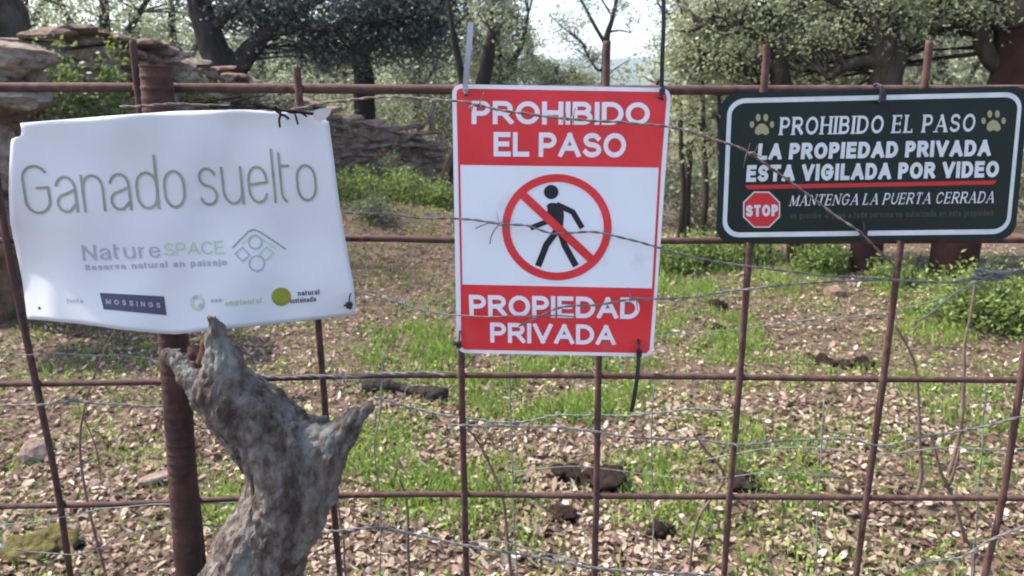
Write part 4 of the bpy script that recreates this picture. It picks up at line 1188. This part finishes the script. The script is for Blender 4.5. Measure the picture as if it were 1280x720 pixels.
# bright plants before the wall
def gb(px, y): 
    p = pix(px, 200, y); return (p.x, y, gz(p.x, y))
def st(px, y, py):
    return pix(px, py, y).z - gb(px, y)[2]
shrub('leafy_shrub', 'tall bright yellow green plant before the wall slabs', gb(100, 4.9), .62, st(100, 4.9, 86), .040, M['shrub_leaf'], 61, 50, 60, cr=.07)
shrub('leafy_shrub', 'bright yellow green plant next to the second upright tip', gb(146, 5.1), .42, st(146, 5.1, 72), .038, M['shrub_leaf'], 62, 44, 60, cr=.06)
shrub('leafy_shrub', 'dull green bush in the shade beside the boulder heap', gb(66, 4.7), .34, st(66, 4.7, 92), .035, M['dull_leaf'], 63, 34, 60, cr=.07)
shrub('leafy_shrub', 'green plant at the foot of the forked oak', gb(245, 6.6), .5, st(245, 6.6, 100), .040, M['shrub_leaf'], 64, 30, 50, cr=.08)
shrub('leafy_shrub', 'dry ochre bush just above the livestock sign top edge', gb(345, 7.8), 1.0, st(345, 7.8, 108), .040, M['dull_leaf'], 65, 34, 50, cr=.10)
shrub('leafy_shrub', 'bright green bush before the far wall beside the livestock sign', gb(445, 7.9), .7, st(445, 7.9, 226), .036, M['shrub_leaf'], 66, 44, 60, cr=.08)
shrub('leafy_shrub', 'sprawling bright bush before the far wall middle', gb(500, 8.2), .75, st(500, 8.2, 226), .036, M['shrub_leaf'], 67, 50, 60, cr=.08)
shrub('leafy_shrub', 'yellow green bush next to the leaning trunk behind the red sign', gb(545, 8.2), .45, st(545, 8.2, 238), .036, M['shrub_leaf'], 68, 34, 60, cr=.08)
shrub('leafy_shrub', 'grey green bush climbing against the far wall', gb(484, 9.6), .5, st(484, 9.6, 195), .04, M['dull_leaf'], 69, 24, 50, cr=.08)
shrub('leafy_shrub', 'low grey bush on the bank between two signs', gb(460, 7.0), .5, .14, .03, M['dull_leaf'], 70, 24, 50, cr=.06)
shrub('leafy_shrub', 'rounded bright bush below the middle of the green sign', gb(1038, 5.75), .40, .21, .034, M['shrub_leaf'], 71, 46, 60, cr=.055)
shrub('leafy_shrub', 'large bright bush beneath the tangled wire', gb(1240, 4.55), .75, .22, .034, M['shrub_leaf'], 72, 60, 60, cr=.07)
shrub('leafy_shrub', 'bright bush cut by the picture edge under the tangled wire', gb(1310, 4.4), .5, .26, .034, M['shrub_leaf'], 73, 50, 60, cr=.07)
shrub('leafy_shrub', 'bright bush beside the red sign edge at the clearing', gb(838, 5.9), .5, .20, .034, M['shrub_leaf'], 74, 50, 60, cr=.06)
shrub('leafy_shrub', 'bright low bush between the red sign and the sixth upright', gb(888, 6.0), .55, .20, .034, M['shrub_leaf'], 75, 50, 60, cr=.06)
shrub('leafy_shrub', 'low bush behind the sixth upright under the stop octagon', gb(950, 6.1), .45, .14, .034, M['shrub_leaf'], 76, 34, 60, cr=.06)
shrub('leafy_shrub', 'green tangle beneath the big stripped cork oak', gb(1140, 5.4), .4, .08, .034, M['shrub_leaf'], 77, 30, 60, cr=.06)
GBB = 'understorey bushes in the woodland beyond the clearing'
k = 0
looks = ('grey green understorey bush', 'dull olive understorey bush', 'hazy green understorey bush')
ORD = 'first second third fourth fifth sixth seventh eighth ninth tenth eleventh twelfth thirteenth fourteenth fifteenth sixteenth seventeenth eighteenth'.split()
nrow = [0, 0]
for px in range(-60, 1400, 86):
    for y in (9.6 if px > 800 else 12.6, 13.5 if px > 800 else 15.5):
        if px < 560 and y < 12: continue
        k += 1; far_ = int(y in (13.5, 15.5)); nrow[far_] += 1
        q = px + rnb.uniform(-20, 20); p = pix(q, 150, y + rnb.uniform(-.6, .6))
        hh = rnb.uniform(1.0, 1.7) if (q < 600 or q > 900) else rnb.uniform(.5, .85)
        shrub('understorey_bush', looks[k % 3] + ', ' + ORD[nrow[far_] - 1] + ' from the left in the ' + ('farther' if far_ else 'nearer') + ' row', (p.x, p.y, gz(p.x, p.y)), rnb.uniform(1.3, 2.0), hh, .065, M['dull_leaf'] if k % 2 else M['pale_leaf'], 200 + k, 30, 56, GBB, cr=.17)
        break_ = None
GT = 'hazy oaks standing far back in the woodland'
for k, (px, y, top, wd) in enumerate(((60, 22, -20, 3.0), (200, 24, 0, 3.0), (330, 20, 10, 2.6), (430, 24, 30, 3.0), (520, 21, 20, 2.2), (570, 26, 40, 2.4), (915, 13.5, -30, 1.2), (960, 17, -10, 2.2), (1040, 15, -20, 2.2), (1110, 19, -10, 2.4),
                                     (1170, 14, -10, 1.9), (1240, 18, -30, 2.6), (1330, 15, -60, 2.2), (925, 19, 30, 1.2), (1420, 13, -60, 2.2), (-60, 18, -60, 2.6))):
    p = pix(px, 200, y); B = Vector((p.x, y, gz(p.x, y)))
    t = pix(px, top, y) - B; nth = sorted([60, 200, 330, 430, 520, 570, 915, 960, 1040, 1110, 1170, 1240, 1330, 925, 1420, -60]).index(px)
    tree('distant_oak', 'hazy ' + ('pale olive' if k % 2 else 'grey green') + ' oak far back in the woodland, ' + ORD[nth] + ' from the left', B,
         [((0, 0, -.1), .16), ((.1, 0, t.z * .4), .13), (tuple(t * .8), .06)], [[((.08, 0, t.z * .35), .08), ((wd * .35, .2, t.z * .7), .03)], [((.08, 0, t.z * .45), .08), ((-wd * .35, .2, t.z * .75), .03)]],
         [((0, 0, t.z * .75), (wd * .55, wd * .5, t.z * .42), 70), ((0, 0, t.z * .35), (wd * .5, wd * .4, t.z * .25), 26)], None, .09, M['pale_leaf'] if k % 2 else M['oak_leaf'], M['bark'], 300 + k, .26, 72, group=GT, seg=7, twig=False)
# far-off wood that reads as one mass
rng = np.random.default_rng(5)
n = 60000
px_ = rng.uniform(-700, 2000, n); yy = rng.uniform(26, 60, n)
C = np.zeros((n, 3)); C[:, 0] = (px_ - 640) / F * yy; C[:, 1] = yy
hmax = 2.2 + 2.2 * np.array([noise.noise(Vector((a * .25, b * .2, 0))) for a, b in zip(C[:, 0], yy)]) + 2.0
hmax = np.where((px_ > 640) & (px_ < 870), 1.15, hmax)
C[:, 2] = -.8 + rng.random(n) ** .7 * np.clip(hmax, .8, 6)
o = link('far_wood', leaf_mesh('far_wood', C, .34, rng, M['pale_leaf'], aspect=.8), None); o['kind'] = 'stuff'

# overhead boughs of trees standing behind and beside the viewer are not seen and not built

# ------------------------------------------------------------------ ground cover
def scatter(n, rmin, rmax, amax, rng):
    r = rmin + (rmax - rmin) * rng.random(n); a = rng.uniform(-amax, amax, n)
    return r * np.sin(a), r * np.cos(a)
PATCH = [(520, 440, 62, 28, 1.0), (600, 505, 110, 40, .55), (705, 490, 100, 42, .75), (640, 570, 190, 50, .45), (840, 440, 70, 24, .6), (880, 425, 75, 32, .75), (960, 475, 110, 26, .4),
         (1190, 500, 90, 28, .7), (1010, 585, 120, 40, .5), (900, 560, 70, 34, .55), (480, 570, 60, 50, .55), (565, 610, 90, 45, .6), (1250, 540, 60, 50, .5), (280, 640, 40, 25, .5), (250, 570, 60, 30, .25),
         (620, 670, 90, 35, .45), (430, 215, 60, 40, .6), (860, 345, 60, 30, .9), (1000, 350, 60, 14, .7), (1110, 358, 60, 14, .8), (1220, 405, 90, 30, .8), (700, 400, 120, 40, .6), (60, 450, 60, 30, .25), (110, 560, 50, 26, .3), (770, 600, 70, 40, .5), (980, 620, 70, 30, .3), (700, 640, 90, 40, .5), (860, 640, 60, 40, .45), (420, 420, 40, 20, .3)]
def gmask(x, y, z):
    q = project((x, y, z)); v = 0.15
    for a, b, rx, ry, d in PATCH:
        e = ((q[0] - a) / rx) ** 2 + ((q[1] - b) / ry) ** 2
        if e < 2.2: v = max(v, d * (1 - sstep(.4, 2.2, e)))
    v *= .22 + 1.45 * sstep(.30, .62, noise.noise(Vector((x * 2.6, y * 2.6, 4))) * .7 + .5)
    return v
rng = np.random.default_rng(12)
# fallen leaves
def build_litter():
    X, Y = scatter(96000, 1.3, 10, R(48), rng)
    X2, Y2 = scatter(26000, 1.3, 3.6, R(50), rng); X = np.concatenate([X, X2]); Y = np.concatenate([Y, Y2])
    V = []; T = []
    n = 0
    rnd = np.random.default_rng(3)
    for x, y in zip(X, Y):
        z = terrain(x, y); g = gmask(x, y, z)
        if rnd.random() < g * .55: continue
        if noise.noise(Vector((x * 1.7, y * 1.7, 9))) < -.28 and rnd.random() < .6: continue
        L = .012 + .034 * rnd.beta(1.6, 2.2); W = L * rnd.uniform(.30, .62)
        a = rnd.uniform(0, 6.283); ca, sa = math.cos(a), math.sin(a)
        tilt = float(np.clip(rnd.normal(0, .45), -.9, .9)); roll = float(np.clip(rnd.normal(0, .5), -1., 1.)); cup = rnd.normal(.0, .5)
        zz = z + .004 + abs(rnd.normal(0, .010))
        for u, v in ((-.5, 0), (-.2, -.5), (.22, -.42), (.5, 0), (.22, .42), (-.2, .5)):
            lx, ly = u * L, v * W
            lz = lx * math.tan(tilt) * .8 + ly * roll + cup * (abs(v) * W + abs(u) * L * .25)
            V.append((x + lx * ca - ly * sa, y + lx * sa + ly * ca, max(zz + lz, z - .002 + .004)))
        bank = math.exp(-((x + 1.1) ** 2 / 1.2 + (y - 6.6) ** 2 / 2.2)); pt = .5 + .5 * noise.noise(Vector((x * 1.1, y * 1.1, 20)))
        T.append(rnd.beta(1.5, 2.3) * (1 - .45 * bank) * (.75 + .5 * pt)); n += 1
    me = bpy.data.meshes.new('leaf_litter')
    V = np.array(V, np.float32)
    me.vertices.add(n * 6); me.vertices.foreach_set('co', V.reshape(-1))
    idx = np.arange(n)[:, None] * 6
    quads = np.stack([idx + np.array([0, 1, 2, 3]), idx + np.array([0, 3, 4, 5])], 1).reshape(-1)
    me.loops.add(n * 8); me.loops.foreach_set('vertex_index', quads.astype(np.int32))
    me.polygons.add(n * 2); me.polygons.foreach_set('loop_start', np.arange(0, n * 8, 4, dtype=np.int32)); me.polygons.foreach_set('loop_total', np.full(n * 2, 4, np.int32))
    me.update(calc_edges=True)
    at = me.attributes.new('tint', 'FLOAT', 'POINT'); at.data.foreach_set('value', np.repeat(np.array(T, np.float32), 6))
    o = link('leaf_litter', me, M['litter']); o['kind'] = 'stuff'
build_litter()
def build_grass():
    X, Y = scatter(80000, 1.3, 9, R(48), rng)
    rnd = np.random.default_rng(8)
    V = []; T = []; Fq = []
    C = []; CT = []
    for x, y in zip(X, Y):
        z = terrain(x, y); g = gmask(x, y, z)
        if rnd.random() > g: continue
        t = rnd.random() * .8 + .1
        if rnd.random() < .55:
            for _ in range(4):
                a = rnd.uniform(0, 6.283); h = rnd.uniform(.015, .05) * (1 + g * .5); l = rnd.uniform(.1, .7) * h
                bx, by = x + rnd.normal(0, .012), y + rnd.normal(0, .012); w_ = .0016 * (1 + y * .12)
                ca, sa = math.cos(a), math.sin(a); b = len(V)
                V += [(bx - w_ * sa, by + w_ * ca, z - .003), (bx + w_ * sa, by - w_ * ca, z - .003), (bx + ca * l * .4 + w_ * .8 * sa, by + sa * l * .4 - w_ * .8 * ca, z + h * .6), (bx + ca * l, by + sa * l, z + h)]
                Fq.append((b, b + 1, b + 2, b + 3)); T += [t + rnd.normal(0, .1)] * 4
        else:
            for _ in range(5):
                C.append((x + rnd.normal(0, .018), y + rnd.normal(0, .018), z + abs(rnd.normal(.012, .012)))); CT.append(t + rnd.normal(0, .12))
    me = bpy.data.meshes.new('grass'); me.from_pydata(V, [], Fq); me.update()
    at = me.attributes.new('tint', 'FLOAT', 'POINT'); at.data.foreach_set('value', np.array(T, np.float32))
    o = link('grass', me, M['grass']); o['kind'] = 'stuff'
    o = link('clover', leaf_mesh('clover', np.array(C), .017, rng, M['grass'], up=2.5, aspect=.75, tint=np.array(CT)), None); o['kind'] = 'stuff'
build_grass()
def build_twigs():
    rn = random.Random(31); V, Fc = [], []
    for _ in range(900):
        r = rn.uniform(1.5, 7.5); a = rn.uniform(-.8, .8); x, y = r * math.sin(a), r * math.cos(a)
        L = rn.uniform(.05, .22); b = rn.uniform(0, 6.28); c = []
        for i in range(4):
            s = (i / 3 - .5) * L; xx = x + s * math.cos(b) + rn.uniform(-.008, .008); yy2 = y + s * math.sin(b) + rn.uniform(-.008, .008)
            c.append((Vector((xx, yy2, terrain(xx, yy2) + .010 + rn.uniform(0, .012))), .0028 * (1 - i * .2)))
        tube(V, Fc, c, 4)
    o = mk('twig_litter', V, Fc, M['twig'], None, True); o['kind'] = 'stuff'
build_twigs()

# ------------------------------------------------------------------ things lying on the ground
GD = 'dark dung lumps lying in the grass'
for k, (px, py, s, asp, lab) in enumerate(((708, 600, .085, .9, 'dark crumbly dung lump beside the fifth upright above the fourth crossbar'), (752, 604, .145, .6, 'largest dark dung heap right behind the fifth upright'),
      (702, 647, .09, .7, 'dark dung lump just below the fourth crossbar under the red sign'), (828, 670, .085, .8, 'brown dung lump lowest in the clearing'),
      (922, 612, .12, .5, 'flat dark dung lump behind the sixth upright at the fourth crossbar'), (1028, 456, .10, .7, 'small dark lump in the row of three, towards the sixth upright'),
      (1050, 459, .11, .5, 'middle flat dark lump of the row of three'), (1078, 459, .11, .6, 'small dark lump of the row of three, beside the seventh upright'),
      (897, 385, .11, .7, 'dark lump at the rim of the leaf mound before the sixth upright'), (898, 414, .08, .7, 'tiny dark lump in the litter behind the sixth upright'))):
    p = ground_at(px, py)
    boulder('dung_lump', lab, 'dung', p + Vector((0, 0, s * asp * .20)), (s, s * .85, s * asp * .85), 40 + k, M['dung'], (0, 0, k), GD, 4, .42)
p = ground_at(1042, 371); boulder('stone', 'squarish brown stone on the leaf mound below the green sign', 'stone', p + Vector((0, 0, .02)), (.13, .13, .10), 71, M['stone_dark'], (0, 0, .3), None, 2, .08)
p = ground_at(48, 572); boulder('stone', 'pale grey green slab on the ground behind the first upright', 'stone', p + Vector((0, 0, .02)), (.13, .12, .10), 73, M['stone'], (.5, .4, .6), None, 2, .1)
p = ground_at(45, 690); boulder('moss_clump', 'low brown green moss clump on the litter beside the first upright', 'moss', p + Vector((0, 0, .01)), (.18, .14, .07), 75, M['moss'], (.1, 0, .2), None, 4, .4)
p = ground_at(195, 604); boulder('bark_piece', 'pale curved bark piece lying left of the ribbed post', 'bark', p + Vector((0, 0, .02)), (.11, .05, .03), 77, M['litter_wood'] if 'litter_wood' in M else M['stone'], (.1, -.1, .35), None, 3, .1)
p0, p1 = ground_at(452, 492), ground_at(560, 500)
V, Fc = [], []
tube(V, Fc, [(p0.lerp(p1, t) + Vector((0, .03 * math.sin(t * 5), .03)), .034 + .012 * math.sin(t * 9)) for t in np.linspace(0, 1, 12)], 9, rough=.3, freq=14)
o = mk('fallen_log', V, Fc, M['bark_dark'], None, True, p0); tag(o, 'dark fallen branch in the litter beside the forked trunk stub', 'log')
o = p0 = ground_at(900, 424)

def stem(name, label, pts, y, r, matl, group=None, side=()):
    P = [pix(a, b, y + (q[0] if q else 0)) for a, b, *q in pts]
    g = P[0].copy(); g.z = terrain(g.x, g.y) - .01
    V, Fc = [], []
    base = g
    tube(V, Fc, catmull([(base, r * 1.3), (base.lerp(P[0], .5) + Vector((.02, 0, 0)), r * 1.2)] + [(p, r * (1 - .5 * i / len(P))) for i, p in enumerate(P)], 5), 6)
    for s in side:
        Q = [pix(a, b, y) for a, b in s]; tube(V, Fc, catmull([(q, r * .7 * (1 - .5 * i / len(Q))) for i, q in enumerate(Q)], 5), 5)
    o = mk(name, V, Fc, matl, None, True, base)
    return tag(o, label, 'plant stem', group)
GP = 'bare plant stems standing behind the gate'
stem('dry_bramble', 'curved brown bare stem right of the fourth upright', [(633, 660), (626, 615), (612, 580), (596, 550), (583, 535)], 1.3, .0032, M['twig'], GP)
stem('dry_bramble', 'brown bramble stem with a side shoot near the bottom corner', [(1216, 720), (1205, 670), (1192, 625), (1176, 590), (1168, 560), (1163, 542)], 1.0, .0032, M['twig'], GP, [[(1184, 612), (1192, 590), (1200, 560)]])
stem('dry_bramble', 'forked dark stem meeting the sixth upright', [(862, 720), (872, 650), (905, 598), (880, 560), (866, 540)], 1.4, .0035, M['twig'], GP)
stem('dry_bramble', 'short straight stem crossing the fourth crossbar beside the trunk stub', [(512, 720), (510, 650), (507, 620), (499, 598)], 1.2, .0034, M['twig'], GP)
stem('dry_bramble', 'slanting dry stem below the livestock sign', [(112, 640), (100, 560), (108, 500), (130, 440), (148, 405)], 1.5, .0030, M['twig'], GP, [[(104, 520), (120, 560), (126, 600)]])
stem('dry_bramble', 'thin pale stem between trunk stub and fourth upright', [(432, 720), (430, 680), (424, 640), (420, 600)], 1.3, .0026, M['twig'], GP)
stem('dry_bramble', 'fine bare stem under the large bright bush', [(1150, 560), (1148, 500), (1142, 450), (1118, 405)], 2.4, .006, M['twig'], GP)
stem('dry_bramble', 'fine bare stem leaning towards the eighth upright', [(1205, 470), (1206, 430), (1214, 390), (1219, 350)], 2.6, .006, M['twig'], GP)

o_ = pix(320, 136, .712); V, Fc = [], []; rn = random.Random(9)
for a, b, c, d, r in ((236, 128, 300, 122, .0012), (262, 133, 345, 136, .0014), (318, 131, 392, 141, .0016), (345, 138, 362, 150, .0012), (356, 136, 384, 146, .0011), (290, 130, 330, 118, .0008), (352, 140, 350, 158, .0010), (366, 139, 372, 154, .0009)):
    tube(V, Fc, catmull([(pix(a + (c - a) * t + rn.uniform(-2, 2), b + (d - b) * t + rn.uniform(-2, 2), .712), r) for t in (0, .33, .66, 1)], 4), 5, rough=.3, freq=200)
o = mk('dry_twigs', V, Fc, M['bark_dark'], None, True, o_); tag(o, 'dry dark twigs caught on the wire along the top edge of the white sign', 'twigs')

# old fence brace on the far wall end
B = pix(538, 164, 11.4)
fb = thing('fence_brace', 'small pale post with slanting brace on the far wall end', 'fence post', B)
tube_obj('post', [(pix(540, 168, 11.4), .045), (pix(540, 133, 11.4), .04)], M['stone'], fb, 8, B)
tube_obj('brace', [(pix(522, 163, 11.4), .03), (pix(540, 145, 11.4), .03)], M['stone'], fb, 8, B)

# ------------------------------------------------------------------ haze over the far hill
hz = bpy.data.materials.new('air_haze'); hz.use_nodes = True
t = hz.node_tree; t.nodes.remove(t.nodes['Principled BSDF'])
pv = t.nodes.new('ShaderNodeVolumePrincipled'); pv.inputs['Density'].default_value = .00055; pv.inputs['Color'].default_value = (.74, .85, 1, 1); pv.inputs['Anisotropy'].default_value = .3
t.links.new(pv.outputs[0], t.nodes['Material Output'].inputs['Volume'])
x0, x1, y0, y1, z0, z1 = -1900, 1900, -1900, 1900, -20, 70
V = [(x, y, z) for x in (x0, x1) for y in (y0, y1) for z in (z0, z1)]
o = mk('haze', V, [(0, 1, 3, 2), (4, 6, 7, 5), (0, 4, 5, 1), (2, 3, 7, 6), (0, 2, 6, 4), (1, 5, 7, 3)], hz); o['kind'] = 'stuff'
